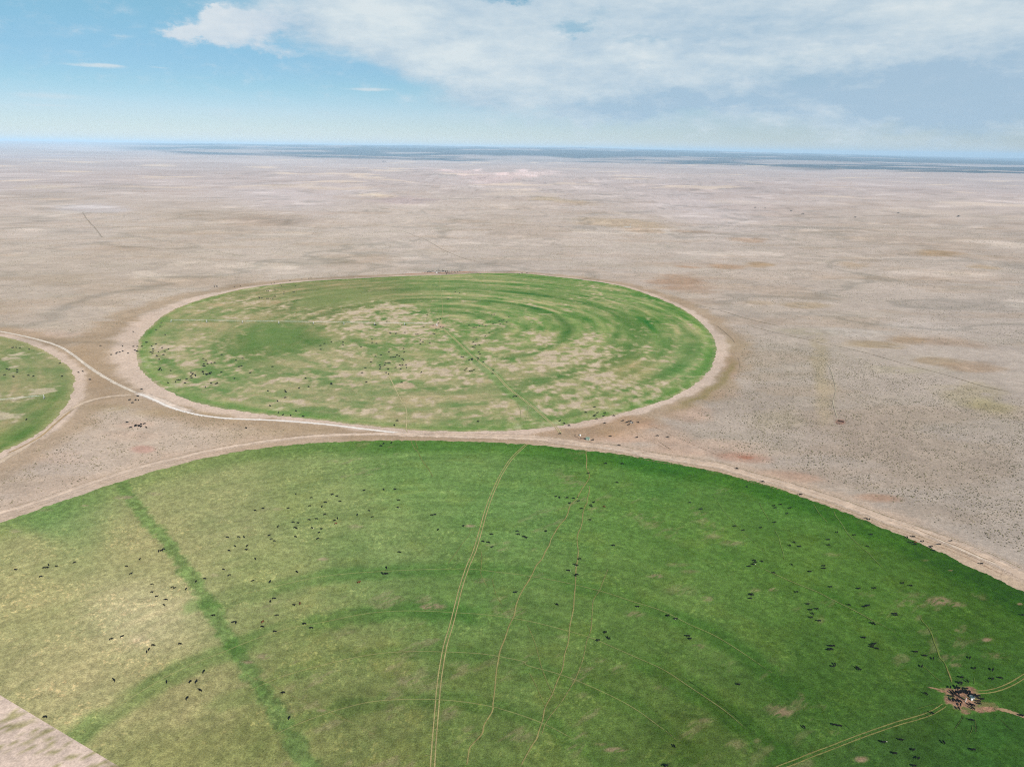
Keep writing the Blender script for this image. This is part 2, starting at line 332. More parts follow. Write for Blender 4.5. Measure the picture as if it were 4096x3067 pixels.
def paint_far(X, Y, r, th, d):
    px, py = P(X, Y); a2, b2 = px/K2, py/K2
    g = idw(a2, b2, FAR_C, 3.6, 3.0)*np.array((1.02, .955, .97))
    den = idw(a2, b2, FAR_B, 5.0, 3.0)[:, 0]
    ring = fbm(r/13, th*5, 6, 4)-.5
    ring2 = .65*(vn(r/21, th*1.1, 19)-.5)+.35*(vn(r/8, th*1.6, 20)-.5)
    cl = fbm(X/34, Y/30, 4, 4)-.5; fi = fbm(X/8, Y/9, 14, 4)-.5
    right = ss(-150, 150, X-CF[0])*ss(-40, 120, Y-CF[1]+60)
    win = ss(math.radians(-75), math.radians(-25), th)*(1-ss(math.radians(140), math.radians(178), th))
    rw = r+7*(fbm(X/40, Y/40, 91, 3)-.5)
    bands = np.zeros(X.shape)
    for r0, w0, a0 in ((74, 9, .7), (104, 13, -.9), (128, 5, .5), (150, 9, -.5), (172, 12, 1.0), (190, 4, -.5), (214, 9, -1.3), (232, 7, .9), (267, 14, .8), (290, 6, -.5), (325, 17, -1.0), (350, 6, .6), (372, 6, -.4), (385, 7, .5), (404, 8, -.6), (424, 7, .8)):
        bands += a0*np.exp(-((rw-r0)/w0)**2)*(.45+1.1*vn(th*4+r0, th*0+r0, 93))
    bands = bands*(.30+.70*win)
    g = g*(1+np.array((.16, .085, .14))*bands[:, None])
    g = g*(1+np.array((.36, .13, .32))*(ring*(.7+1.0*right)+cl*.7+fi*.45+ring2*(.25+.75*right))[:, None]*1.5)
    olive = ss(.06, .2, ring2*right+.12*cl)
    g = mix(g, g*np.array((.84, .97, .85)), olive*.6)
    f = .36*fbm(X/24, Y/27, 51, 4)+.42*fbm(X/8, Y/10, 53, 4)+.22*(ring+.5)-.06*ring2*(.4+right)+.045*bands
    f = f+.16*(fbm(X/5.5, Y/7, 57, 3)-.5)
    b = ss(-.06, .07, f-(.685-.36*den))
    core = ss(.05, .15, f-(.685-.36*den))
    tan = np.array((182, 170, 130.))[None]*(1-core[:, None])+np.array((199, 181, 155.))[None]*core[:, None]
    g = mix(g, tan*(1+.15*fi[:, None]), b*(.72+.28*core))
    g = g*.92+g.mean(1)[:, None]*.08
    tfd = pdist(X, Y, TFL)+5*(fbm(X/12, Y/12, 99, 3)-.5)
    g = mix(g, np.array((104, 140, 78.))*(1+.3*fi[:, None]), (1-ss(5, 11, tfd))*.6)
    # green rim and the yellowish last metres
    g = mix(g, g*np.array((.80, .95, .78)), (1-ss(6, 26, d+14*(fbm(X/16, Y/16, 5, 3)-.5)))*.8*ss(3, 6, d))
    # dark olive wedge and trampled ring at the pivot
    w = 1-ss(.6, 1.2, np.hypot((a2-590)/75, (b2-728)/32)+1.2*(fbm(X/14, Y/20, 71, 4)-.5))
    g = mix(g, np.array((108, 136, 80.))*np.ones_like(g), w*.75)
    w = 1-ss(.6, 1.2, np.hypot((a2-735)/110, (b2-645)/22)+1.4*(fbm(X/24, Y/40, 73, 4)-.5))
    g = mix(g, np.array((134, 146, 96.))*np.ones_like(g), w*.7)
    q = np.hypot(X-CF[0]-2, (Y-CF[1]+2)*.8)+6*(fbm(X/5, Y/5, 75, 3)-.5)
    g = mix(g, np.array((196, 170, 146.))*np.ones_like(g), (1-ss(8, 19, q))*.9)
    for (x, y, rx, ry) in ((1004, 703, 0, 0),):
        pass
    q = np.hypot((a2-875)/26, (b2-832)/9)+.9*(fbm(X/6, Y/8, 76, 3)-.5)
    g = mix(g, np.array((198, 176, 150.))*np.ones_like(g), (1-ss(.7, 1.1, q))*.9)
    return A(np.clip(g, 8, 240), X, Y)
LEFT_C = [(30,740,150,164,112),(60,790,140,162,106),(140,780,142,160,108),(120,820,138,160,104),(40,850,152,165,114),(100,870,128,155,92),(120,900,112,148,82),(60,940,112,150,80),(20,960,118,154,84),(20,900,150,162,112),(-300,850,140,160,105)]
LEFT_B = [(30,745,.2),(60,760,.5),(140,790,.4),(130,840,.3),(95,850,.5),(40,860,.6),(20,900,.55),(60,890,.45),(100,900,0),(60,940,0),(20,960,0),(120,870,.05),(20,800,.2),(-300,850,.3)]
def paint_left(X, Y, r, th, d):
    px, py = P(X, Y); a2, b2 = np.clip(px/K2, -200, 400), np.clip(py/K2, 600, 1100)
    g = idw(a2, b2, LEFT_C, 3.6, 2.0)*np.array((1.03, .94, .96))
    den = idw(a2, b2, LEFT_B, 5.0, 2.0)[:, 0]
    ring = fbm(r/9, th*6, 6, 4)-.5; cl = fbm(X/30, Y/26, 4, 4)-.5; fi = fbm(X/7, Y/7, 14, 4)-.5
    g = g*(1+np.array((.32, .12, .28))*(ring*.9+cl*.7+fi*.4)[:, None]*1.5)
    f = .5*fbm(X/24, Y/28, 51, 4)+.3*fbm(X/9, Y/11, 53, 4)+.2*(ring+.5)
    b = ss(-.01, .07, f-(.70-.36*den))
    g = mix(g, np.array((200, 184, 158.))*(1+.15*fi[:, None]), b*.85)
    g = g*.90+g.mean(1)[:, None]*.10
    g = mix(g, np.array((176, 168, 124.))*np.ones_like(g), (1-ss(1, 9, d+6*(ring)))*.6)
    return A(np.clip(g, 8, 240), X, Y)
M_GRASS = land_material('pasture_grass', [(9, .10, 1), (3.0, .16, 1), (1.0, .40, 1), (.4, .25, 1)], bump=(.9, .30))
M_FAR = land_material('thin_pasture', [(14, .10, 1.2), (5.0, .16, 1.2), (2.0, .25, 1)], bump=(1.2, .15))
M_LAND = land_material('dry_rangeland', [(1500, .025, 1.3), (300, .03, 1.2), (45, .05, 1), (13, .10, 1), (3.2, .22, 1), (1.1, .22, 1)], bump=(1.1, .16))
th = np.r_[np.linspace(math.radians(-62), math.radians(0), 200, endpoint=False), np.linspace(0, math.radians(152.9), 1900)]
field_mesh('irrigated_field', CN, RN, th, 400, .05, paint_near, M_GRASS, rpow=1.0, rmin=.05)
field_mesh('irrigated_field', CF, RF, np.linspace(-math.pi, math.pi, 1500), 260, .05, paint_far, M_FAR)
thl = np.r_[np.linspace(-math.pi, -.5, 120, endpoint=False), np.linspace(-.5, 1.1, 700, endpoint=False), np.linspace(1.1, math.pi, 100)]
field_mesh('irrigated_field', CL, RL, thl, 240, .05, paint_left, M_FAR)
# ---------------------------------------------------------------- the rangeland, one sheet to the horizon
def axis(lo, hi, step, end, g):
    a = list(np.arange(lo, hi+step, step)); s = step; x = a[-1]; out = []
    while x < end:
        s *= g; x += s; out.append(x)
    return a, out
xa, xr = axis(-620, 620, 2.6, 76000, 1.033)
xs = np.array([-v for v in xr[::-1]]+xa+xr)
ya, yr = axis(150, 1560, 2.6, 72000, 1.022)
yb = []; y = 150; s = 2.6
while y > -9000: s *= 1.16; y -= s; yb.append(y)
ys = np.array(yb[::-1]+ya+yr)
GX, GY = np.meshgrid(xs, ys); X = GX.ravel(); Y = GY.ravel()
Zg = height(X, Y)
PATCH = [(1480,612,62,17,168,140,114,.8),(2050,740,80,12,160,136,110,.6),(1960,735,40,9,160,136,104,.7),(1900,745,60,7,165,146,110,.7),(2010,780,60,9,160,140,108,.7),(2110,795,60,10,164,140,112,.7),(1740,660,50,6,166,148,116,.7),(1640,655,40,5,170,152,122,.6),(1560,575,45,5,170,142,112,.8),(1480,577,30,4,172,140,110,.8),(1640,571,30,6,166,140,104,.8),(1620,517,45,6,176,150,124,.7),(1500,500,40,4,176,150,124,.6),(2030,550,50,7,172,146,110,.8),(1840,570,40,6,172,150,118,.6),(2120,575,40,5,170,148,112,.6),(1350,483,90,8,182,164,134,.7),(1390,498,40,5,184,158,128,.6),(1250,440,60,6,186,170,142,.6),(1180,430,40,5,182,168,140,.6),
 (805,418,38,5,220,206,182,.9),(835,424,24,4,216,200,172,.8),(870,432,70,9,172,160,158,.6),(960,370,22,4,224,206,198,.8),(1005,372,50,4,216,198,190,.6),(1110,378,60,6,220,204,196,.6),(1160,374,60,5,222,206,198,.6),(920,364,30,4,220,206,198,.6),(1060,385,60,8,206,190,184,.5),(1135,407,30,3,218,204,186,.7),(1080,407,30,3,212,200,184,.5),
 (60,420,110,12,172,164,152,.6),(260,400,60,6,174,168,158,.5),(600,402,45,2.5,160,154,146,.7),(120,430,40,4,205,185,160,.5),(30,340,60,1.5,190,186,190,.5),(130,338,60,1.5,180,180,188,.6),(480,465,150,12,178,166,148,.5),(620,478,60,6,166,156,142,.6),(560,475,110,10,172,160,146,.5),(420,500,140,8,176,164,146,.5),(180,560,120,10,184,172,154,.4),(720,560,50,6,176,168,150,.5),(1080,568,70,9,164,156,142,.6),(930,545,60,7,176,168,152,.5),(200,450,70,12,190,190,192,.5),(100,400,50,5,206,196,176,.5),
 (230,770,70,18,184,166,140,.6),(200,830,80,18,190,164,138,.7),(260,800,40,12,178,158,126,.6),(60,720,120,12,204,178,156,.5),(640,932,90,12,178,160,128,.5),(480,905,60,8,172,154,118,.5),(380,890,80,10,170,152,114,.6),(220,880,60,8,168,154,114,.6),(310,970,22,7,196,160,142,.8),(290,940,70,12,196,174,152,.5),(300,917,50,9,194,170,148,.6),(130,990,60,12,196,174,154,.4),(480,985,120,16,190,168,146,.5),
 (1180,936,90,12,196,162,136,.7),(1340,948,110,14,194,160,134,.65),(1450,975,110,12,194,164,140,.6),(985,366,14,3,232,214,206,.95),(1030,368,12,3,232,216,208,.95),(1130,370,16,3,232,214,206,.95),(1085,376,14,3,230,212,204,.95),(1150,380,18,3,230,212,204,.9),(1000,378,16,2,228,210,202,.9),
 (1300,925,90,22,184,154,126,.9),(1370,912,60,14,182,150,122,.9),(1250,945,60,14,180,150,124,.8),(1320,935,30,10,166,136,100,.8),(1400,945,110,26,190,166,142,.6),(1500,965,120,20,192,168,146,.6),(1600,990,60,10,176,132,110,.5),(1610,988,16,3,166,120,98,.9),(1700,1030,80,10,178,142,118,.5),(1490,890,60,20,190,160,136,.5),(1540,850,60,16,188,156,130,.5),(1565,775,20,30,176,150,126,.6),(1580,800,14,24,170,136,112,.6),
 (1780,860,26,60,172,158,128,.6),(1770,790,18,60,170,158,126,.5),(1680,910,60,30,170,160,132,.4),(1570,745,40,14,164,154,126,.6),(1740,715,60,8,166,160,134,.5),(1950,700,120,10,194,186,174,.5),(1850,718,90,8,190,184,172,.5),(2100,850,80,30,168,158,124,.5),(2150,880,60,16,160,152,112,.6),(1960,800,80,12,170,164,130,.4),(1815,911,9,5,150,104,88,.9),(1900,1075,50,8,170,134,108,.6)]
def paint_land(X, Y):
    px, py = P(X, Y, 0); a2, b2 = px/K2, py/K2
    r = np.hypot(X, Y)
    front = Y > 60
    n1 = fbm(X/260, Y/160, 101, 4)-.5; n2 = fbm(X/60, Y/45, 103, 4)-.5; n3 = fbm(X/14, Y/12, 105, 3)-.5
    n4 = fbm(X/1500, Y/700, 107, 4)-.5; n5 = fbm(X/5200, Y/2300, 109, 4)-.5
    pts = [(150,470,194,184,170),(500,500,190,180,165),(900,500,194,184,170),(1400,520,190,180,166),(1900,560,186,175,160),(2150,650,182,172,158),(1700,780,178,168,152),(2100,1000,170,160,145),(1800,950,172,161,146),(1600,880,176,165,149),(350,960,190,175,155),(100,1040,192,178,160),(150,620,186,175,158),(700,560,188,178,162),(400,580,188,177,160),(1150,560,186,176,162),(1600,640,186,174,158),(300,760,180,166,146),(50,1600,206,188,172),(600,930,184,166,142),(600,400,198,190,184),(1500,420,196,188,182)]
    g = idw(np.clip(a2, -400, 2600), np.clip(b2, 380, 1700), pts, 3.2, 2.0)
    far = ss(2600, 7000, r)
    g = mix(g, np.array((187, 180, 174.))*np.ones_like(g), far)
    g = g*(1+.03*n1[:, None]*2*(1-.3*far[:, None])+.05*n2[:, None]*2*(1-far[:, None])+.05*n3[:, None]*2*(1-far[:, None]))
    g = g*(1+(.07*n4*far+.09*n5*ss(6000, 15000, r))[:, None]*2)
    # brown, reddish and sage tints
    t = ss(.55, .70, fbm(X/190, Y/75, 111, 4))*(1-ss(2500, 5000, r))
    g = mix(g, g*np.array((.95, .90, .84)), t*.3)
    t = ss(.54, .68, fbm(X/120+9, Y/60, 113, 4))*(1-ss(2500, 5000, r))
    g = mix(g, g*np.array((.93, .94, .92)), t*.3)
    wx = 1.3*(fbm(X/60, Y/40, 121, 4)-.5); wy = 1.3*(fbm(X/60+7, Y/40, 123, 4)-.5)
    br = fbm(X/26, Y/22, 125, 4); fr_ = ss(2200, 3200, r)
    br = br*(1-fr_)+fr_*fbm(X/240, Y/160, 126, 4)
    wx = wx*(1-fr_)+fr_*1.3*(fbm(X/420, Y/240, 127, 4)-.5)
    for (x, y, rx, ry, R_, G_, B_, k) in PATCH:
        q = np.hypot((a2-x+(b2-y)*.0)/rx, (b2-y-(a2-x)*(.06 if x > 1200 else 0))/ry)
        i = np.where(front & (q < 2))[0]
        if len(i) == 0: continue
        R_, G_, B_ = (R_*.78+180*.22, G_*.78+168*.22, B_*.78+154*.22) if R_-B_ > 45 and b2[i[0]] < 900 else (R_, G_, B_)
        m = k*(1-ss(.4, 1.35, q[i]+wx[i]+.5*wy[i]))*ss(.22, .5, br[i]+.25*k)
        g[i] = mix(g[i], np.array((R_, G_, B_, ))*np.ones((len(i), 3))*(1+.2*n3[i][:, None]), np.clip(m, 0, 1))
    # verges of the three circles
    for c, R, e in ((CN, RN, 0), (CF, RF, 1), (CL, RL, 2)):
        dx, dy = X-c[0], Y-c[1]; rr = np.hypot(dx, dy); i = np.where(rr < 620)[0]
        th = np.arctan2(dy[i], dx[i]); d = rr[i]-R(th)
        wob = 13*(fbm(X[i]/18, Y[i]/18, 131, 4)-.5)
        if e == 0:
            f = ss(300, 1500, a2[i])
            m = (1-ss(6+4*f, 11+6*f, d+wob*.6))*ss(-25, -1, d)
            g[i] = mix(g[i], np.array((166, 150, 118.))*np.ones((len(i), 3)), m*.75*f)
            m = (1-ss(20, 44, d+wob*2))*ss(-25, -1, d)
            g[i] = mix(g[i], np.array((198, 176, 152.))*np.ones((len(i), 3)), m*.65*(.5+.5*f))
            # south-west corner outside the cut: pale soil with olive streaks
            ang = np.degrees(th); k = ((ang > 152.9) | (ang < -170)) & (rr[i] < 430)
            st = fbm((X[i]*.86+Y[i]*.5)/9, (Y[i]*.86-X[i]*.5)/2.6, 141, 4); cl = fbm(X[i]/22, Y[i]/22, 143, 3)
            g[i] = mix(g[i], np.array((203, 186, 168.))*(1+.12*n3[i][:, None]), k*1.0)
            g[i] = mix(g[i], np.array((146, 142, 98.))*(1+.2*n3[i][:, None]), k*ss(.54, .62, .62*st+.38*cl)*.85)
        else:
            w = (.6+.8*fbm(th*14, th*0, 133, 3))*np.interp((np.degrees(th)+360) % 360, [0, 60, 90, 120, 165, 185, 205, 230, 260, 290, 330, 360], [15, 8, 4, 7, 26, 34, 34, 22, 10, 10, 14, 15]) if e == 1 else 12
            m = (1-ss(w*.7, w*1.25+3, d+wob))*ss(-40, -2, d)
            g[i] = mix(g[i], np.array((206, 188, 168.))*(1+.10*n2[i][:, None]), m*.85)
            o = ss(w*.8, w*1.4, d+wob)*(1-ss(w*1.8+8, w*2.4+26, d+wob*2))
            g[i] = mix(g[i], np.array((166, 146, 118.))*(1+.2*n2[i][:, None]), o*.62)
            if e == 1:   # weedy olive ditch on the south-east side
                an = (np.degrees(th)+360) % 360
                k = ss(306, 314, an)*(1-ss(332, 342, an))
                o = np.exp(-((d+wob-24)/6)**2)*k
                g[i] = mix(g[i], np.array((142, 132, 92.))*np.ones((len(i), 3)), np.clip(o, 0, 1)*.75)
    # cloud shadow toward the horizon, painted dark into the ground colour
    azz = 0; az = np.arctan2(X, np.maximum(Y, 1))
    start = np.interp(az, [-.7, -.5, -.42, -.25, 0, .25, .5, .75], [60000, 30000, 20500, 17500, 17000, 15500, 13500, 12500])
    cloud_shade = ss(-1500, 1800, r-start+5200*n5+2600*n4)*(Y > 0)
    cloud_shade = cloud_shade*(1-.85*ss(.53, .66, fbm(X/4200, Y/1500, 151, 4)))
    cloud_shade = cloud_shade*ss(-.52, -.40, az)
    g = mix(g, np.array((50, 64, 68.))*np.ones_like(g), np.clip(cloud_shade, 0, 1)*.93)
    g = g*np.array((1.035, 1.02, 1.05))
    lf = ss(800, 1500, r)*(1-ss(7000, 11000, r))*front
    rd = 1-np.abs(2*fbm(X/520+3, Y/420, 191, 5)-1)
    rd2 = 1-np.abs(2*fbm(X/190+3, Y/170, 193, 4)-1)
    dr_ = np.clip(ss(.93, .995, rd)*1.0+.5*ss(.94, .995, rd2), 0, 1)*lf
    g = g*(1-dr_[:, None]*np.array((.10, .09, .09)))
    sc2 = ss(.60, .70, fbm(X/330, Y/240, 195, 5))*lf
    g = g*(1-sc2[:, None]*np.array((.02, .03, .04)))
    pl2 = ss(.66, .74, fbm(X/260, Y/170, 197, 5))*lf
    g = mix(g, g*1.08+4, pl2*.8)
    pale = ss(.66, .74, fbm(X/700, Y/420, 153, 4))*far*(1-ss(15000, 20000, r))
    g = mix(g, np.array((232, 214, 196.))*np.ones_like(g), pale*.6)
    return A(np.clip(g, 8, 245), X, Y)
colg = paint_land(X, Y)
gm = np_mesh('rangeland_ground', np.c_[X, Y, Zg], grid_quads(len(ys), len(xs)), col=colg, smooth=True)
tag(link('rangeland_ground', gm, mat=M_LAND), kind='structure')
# ---------------------------------------------------------------- roads, wheel ruts and cattle trails: draped ribbons
def smooth_line(p, step):
    p = np.asarray(p, float)
    q = [p[0]]
    for k in range(len(p)-1):
        p0 = p[max(k-1, 0)]; p1 = p[k]; p2 = p[k+1]; p3 = p[min(k+2, len(p)-1)]
        n = max(2, int(np.hypot(*(p2-p1))/step))
        for t in np.linspace(0, 1, n+1)[1:]:
            q.append(.5*((2*p1)+(-p0+p2)*t+(2*p0-5*p1+4*p2-p3)*t*t+(-p0+3*p1-3*p2+p3)*t**3))
    return np.array(q)
ZR = [.075]
def ribbon(name, pts, width, rgb, mat, step=1.6, wig=.25, edge=.5, strength=1.0, ends=(6, 6), seed=0, off=0.0, colvar=.12, near=None):
    c = smooth_line(pts, step)
    d = np.gradient(c, axis=0); d /= np.hypot(d[:, 0], d[:, 1])[:, None]+1e-9
    nrm = np.c_[-d[:, 1], d[:, 0]]
    L = np.r_[0, np.cumsum(np.hypot(*np.diff(c, axis=0).T))]
    w = width*(1+wig*(fbm(L/9, L*0+seed, 200+seed, 3)-.5)*2)
    c = c+nrm*(off+(wig*width*.8*(fbm(L/14, L*0+seed, 300+seed, 3)-.5))[:, None])
    a = np.array((-1, -.6, -.22, .22, .6, 1.0)); fa = np.array((0, edge, 1, 1, edge, 0))
    V = c[:, None, :]+nrm[:, None, :]*(a[None, :, None]*w[:, None, None]*.5)
    en = np.clip(L/max(ends[0], .1), 0, 1)*np.clip((L[-1]-L)/max(ends[1], .1), 0, 1)
    fade = fa[None, :]*en[:, None]*strength*np.ones_like(V[..., 0])
    V = V.reshape(-1, 2)
    ZR[0] += .003
    Z = height(V[:, 0], V[:, 1])+ZR[0]
    cv = 1+colvar*2*(fbm(V[:, 0]/5, V[:, 1]/5, 400+seed, 3)-.5)
    cc = A(np.array(rgb, float)*cv[:, None], V[:, 0], V[:, 1])
    if near:      # worn grass: the pasture's own colour, shifted toward soil or simply darkened
        dx, dy = V[:, 0]-CN[0], V[:, 1]-CN[1]; t_ = np.arctan2(dy, dx); r_ = np.hypot(dx, dy)
        b_ = paint_near(V[:, 0], V[:, 1], r_, t_, RN(t_)-r_)
        cc = b_*near[0]*cv[:, None]+near[1]*A(np.array((186, 166, 122.))*np.ones((len(V), 3)), V[:, 0], V[:, 1])
    me = np_mesh(name, np.c_[V, Z], grid_quads(len(c), 6), col=cc, smooth=True, extra=fade.ravel())
    return tag(link(name, me, mat=mat), kind='structure')
M_TRAIL = land_material('bare_trail', [(1.5, .15, 1)], bump=None, fade=1.6)
M_ROAD = land_material('dirt_road_surface', [(3.0, .10, 1), (.8, .10, 1)], bump=(.8, .05), fade=4.0)
PALE = (226, 208, 194); WHITE = (240, 232, 226); TAN = (205, 180, 156)
white = [(290,846),(330,862),(370,880),(430,896),(500,904),(600,908),(700,916),(800,928),(880,937),(960,941)]
ribbon('dirt_road', W([(285,846),(330,860),(380,880),(440,897)]), 15, PALE, M_ROAD, seed=1, ends=(15, 40))
ribbon('dirt_road', W(white), 6.0, WHITE, M_ROAD, seed=2, ends=(20, 30), wig=.12, colvar=.05)
ribbon('dirt_road', W([(880,938),(1000,941),(1130,944),(1250,958),(1330,968),(1420,985),(1500,997),(1560,1008),(1620,1026),(1700,1048),(1800,1080),(1900,1118),(2000,1152),(2100,1190),(2212,1243),(2260,1268)]), 19, (210,187,168), M_ROAD, seed=3, ends=(40, 5))
ribbon('dirt_road', W([(600,944),(760,938),(900,940),(1000,943),(1130,947),(1200,953),(1300,967)]), 12, (216,194,176), M_ROAD, seed=19, ends=(60, 60), strength=.8)
ribbon('dirt_road', W([(1180,948),(1270,962),(1350,973),(1440,989),(1520,1002),(1600,1017)]), 4, (222,204,188), M_ROAD, seed=4, ends=(60, 60), strength=.62)
ribbon('dirt_road', T([(0,8),(500,60),(800,190),(1000,280),(1300,420),(1560,540),(1900,680),(2212,800)], 3500, 2080, 4.424), 2.6, (222,204,184), M_ROAD, seed=5, ends=(40, 5), strength=.8)
ribbon('wheel_rut', T([(420,20),(600,90),(740,160),(900,230),(1100,320),(1300,400),(1560,500),(1850,640),(2212,780)], 3500, 2080, 4.424), 1.3, (150,128,104), M_TRAIL, seed=6, ends=(20, 5))
ribbon('dirt_road', W([(-60,1124),(0,1108),(75,1086),(150,1060),(225,1034),(300,1010),(380,990),(460,972),(530,960),(600,950),(680,942),(760,938),(860,937),(960,940)]), 8.5, (218,196,178), M_ROAD, seed=7, ends=(5, 40))
ribbon('dirt_road', W([(-40,712),(0,716),(60,728),(120,745),(160,768),(190,792),(240,823),(300,852)]), 6.0, (214,200,184), M_ROAD, seed=8, ends=(5, 15))
for k in (-1, 1):
    ribbon('wheel_rut', W([(150,760),(190,790),(240,822),(295,848)]), 1.3, (228,216,204), M_TRAIL, seed=9+k, off=k*1.1, ends=(20, 10))
    ribbon('wheel_rut', W([(0,716),(60,728),(125,747),(160,768)]), 1.6, (232,222,212), M_TRAIL, seed=12+k, off=k*1.2)
ribbon('dirt_road', W([(300,852),(250,855),(200,864),(160,880),(125,908),(80,948),(30,980),(0,998),(-40,1020)]), 10, (206,186,166), M_ROAD, seed=14, ends=(15, 5))
ribbon('wheel_rut', W([(150,880),(110,912),(70,945),(0,980)]), 3, (178,152,116), M_TRAIL, seed=15, off=6, ends=(20, 5))
ribbon('dirt_road', W([(840,594),(900,591),(960,589),(1010,587),(1060,586)]), 16, (190,150,128), M_ROAD, seed=18, ends=(60, 60))
RD = W([(1130,945),(1250,959),(1330,969),(1420,986),(1500,998),(1560,1009),(1620,1027),(1700,1049),(1800,1081),(1900,1119),(2000,1153),(2100,1191),(2212,1244)])
for k, (o_, w_, c_, s_) in enumerate(((-7.5, 1.6, (168,146,118), .5), (-5, 1.0, (228,212,198), .6), (-3.2, 1.0, (226,210,196), .6), (1.5, 1.0, (150,128,106), .45), (4.5, 1.2, (222,206,190), .55), (8.5, 2.0, (150,140,104), .5), (11.5, 1.3, (206,186,166), .5), (-12, 2.6, (176,140,116), .42))):
    ribbon('wheel_rut', RD, w_, c_, M_TRAIL, seed=150+k, strength=s_, off=o_, ends=(30+9*k, 10), step=1.6, wig=.5)
RW = W([(0,1109),(75,1087),(150,1061),(225,1035),(300,1011),(380,991),(460,973),(530,961),(600,951),(680,943),(760,939),(860,938)])
for k, (o_, w_, c_, s_) in enumerate(((-2.5, 1.0, (230,214,200), .55), (2.2, 1.0, (228,212,196), .5), (6, 2.2, (176,156,124), .45), (-6.5, 2.0, (180,160,132), .4))):
    ribbon('wheel_rut', RW, w_, c_, M_TRAIL, seed=160+k, strength=s_, off=o_, ends=(10, 40), step=1.6, wig=.5)
# twin ruts
TW = W([(1140,957),(1128,968),(1112,983),(1098,1000),(1080,1030),(1062,1070),(1048,1110),(1037,1150),(1025,1190),(1010,1225),(995,1270),(985,1310),(975,1350),(963,1390),(955,1430),(948,1480),(943,1540),(938,1600),(934,1660),(930,1720)])
TF = W([(957,710),(985,735),(1012,762),(1040,785),(1070,808),(1095,835),(1120,855),(1150,878),(1175,900),(1200,922),(1212,938)])
ND = np.r_[T([(300,1240),(480,1160),(700,1078),(900,993),(1250,863),(1580,733)], *Mt), T([(200,575),(400,510),(600,455),(800,390),(950,310),(1050,240)], *Nt)]
NU = T([(1150,585),(1300,582),(1500,572),(1750,510),(2000,400),(2212,270),(2400,160)], *Zt)
for p, col_, st, sd in ((TW, (172,160,112), .9, 20), (TF, (190,178,134), .85, 23), (ND, (130,128,78), .8, 26), (NU, (136,132,82), .9, 29)):
    for k in (-1, 1):
        ribbon('wheel_rut', p, 1.05 if p is not TF else 1.7, col_, M_TRAIL, seed=sd+k, off=k*1.0, strength=st, wig=.18, ends=(3, 3), step=1.0)
def trail(p, w, col_, st, sd): ribbon('cattle_trail', p, w*1.35, np.array(col_)*.98, M_TRAIL, seed=sd, strength=st*.95, step=.9, ends=(5, 5), wig=.35)
G1 = (154,146,96); G2 = (132,136,82)
M6 = (2000, 1600, 2.458); M5 = (1200, 1400, 2.765); T2 = (1200, 1050, 2.765)
trail(np.r_[T([(862,488),(845,520),(855,580),(850,660),(868,705),(880,755),(858,800),(805,880),(760,960)], *M6), T([(710,250),(690,295),(600,375),(560,450),(535,545),(490,640),(390,750),(300,895),(235,1020),(210,1105),(140,1225),(95,1330),(0,1440)], *Ft), T([(265,120),(230,195),(165,300),(125,390),(105,480),(70,550),(40,640),(0,740)], *Qt), T([(1850,1000),(1838,1080),(1830,1170),(1820,1260),(1815,1310),(1765,1390),(1750,1450),(1680,1530),(1665,1590),(1652,1670)], *Rt)], .95, G1, .95, 40)
trail(np.r_[T([(890,20),(920,100),(905,200),(880,280),(875,360),(835,430),(805,540),(795,680),(765,800),(720,890),(700,1000),(710,1120),(720,1230),(705,1380),(685,1500)], *Ft), T([(558,240),(548,340),(540,440),(515,560),(505,670),(478,770),(460,880),(420,970),(385,1060),(335,1160),(315,1250),(285,1340),(270,1390),(235,1440),(180,1540),(140,1620)], *Qt)], .85, G1, .85, 41)
trail(T([(805,120),(765,220),(735,295),(690,370),(680,470),(670,590),(640,670),(615,790),(580,890),(550,960),(490,1060),(430,1150),(365,1230),(330,1290),(310,1350),(270,1395)], *Qt), .7, (146,142,92), .7, 42)
trail(T([(190,530),(250,660),(290,800),(320,900),(385,1050),(440,1120)], *Qt), .7, G2, .75, 43)
trail(T([(205,880),(270,1010),(325,1140),(350,1210)], *Qt), .7, G2, .7, 44)
trail(np.r_[T([(735,1175),(775,1230),(780,1340),(772,1548)], *Et), T([(1748,470),(1790,550)], *Rt)], .7, G2, .75, 45)
trail(T([(900,130),(760,200),(590,320),(520,370)], *Et), .7, G2, .45, 46)
trail(T([(780,740),(650,810),(580,850),(560,930),(450,1060),(380,1170),(290,1300),(220,1390),(160,1500)], *Et), .7, G2, .6, 47)
trail(T([(1810,470),(1840,590),(1890,670),(1840,500)][:3], *Rt), .6, G2, .6, 48)
trail(T([(250,1055),(330,1105),(420,1130),(540,1200),(740,1290),(800,1310),(900,1360),(1000,1410),(1110,1470)], *Rt), .65, (150,148,96), .62, 49)
trail(T([(740,1295),(760,1300),(790,1310)], *Rt), 2.2, (200,188,150), .9, 50)
trail(np.r_[T([(1225,990),(1240,1040),(1275,1100)], *M5), W([(902,975),(912,995),(925,1012),(936,1032)])], .9, G2, .8, 51)
trail(T([(1272,985),(1290,1050),(1308,1105)], *M5), .9, G2, .8, 52)
trail(T([(985,285),(1030,380),(1075,470),(1110,540),(1160,620),(1180,720),(1175,870),(1195,915)], *M5), 1.4, (192,182,140), .9, 53)
trail(T([(1545,170),(1552,300),(1570,420),(1578,520),(1568,610),(1530,680)], *T2), 1.5, (170,172,118), .7, 54)
trail(T([(1480,260),(1480,330),(1440,470),(1410,580),(1395,640)], *T2), 1.3, (164,170,114), .6, 55)
trail(T([(170,35),(200,100),(208,180)], *M6), 1.2, (176,172,128), .7, 56)
trail(T([(270,40),(275,100),(250,200)], *M6), 1.2, (176,172,128), .7, 57)
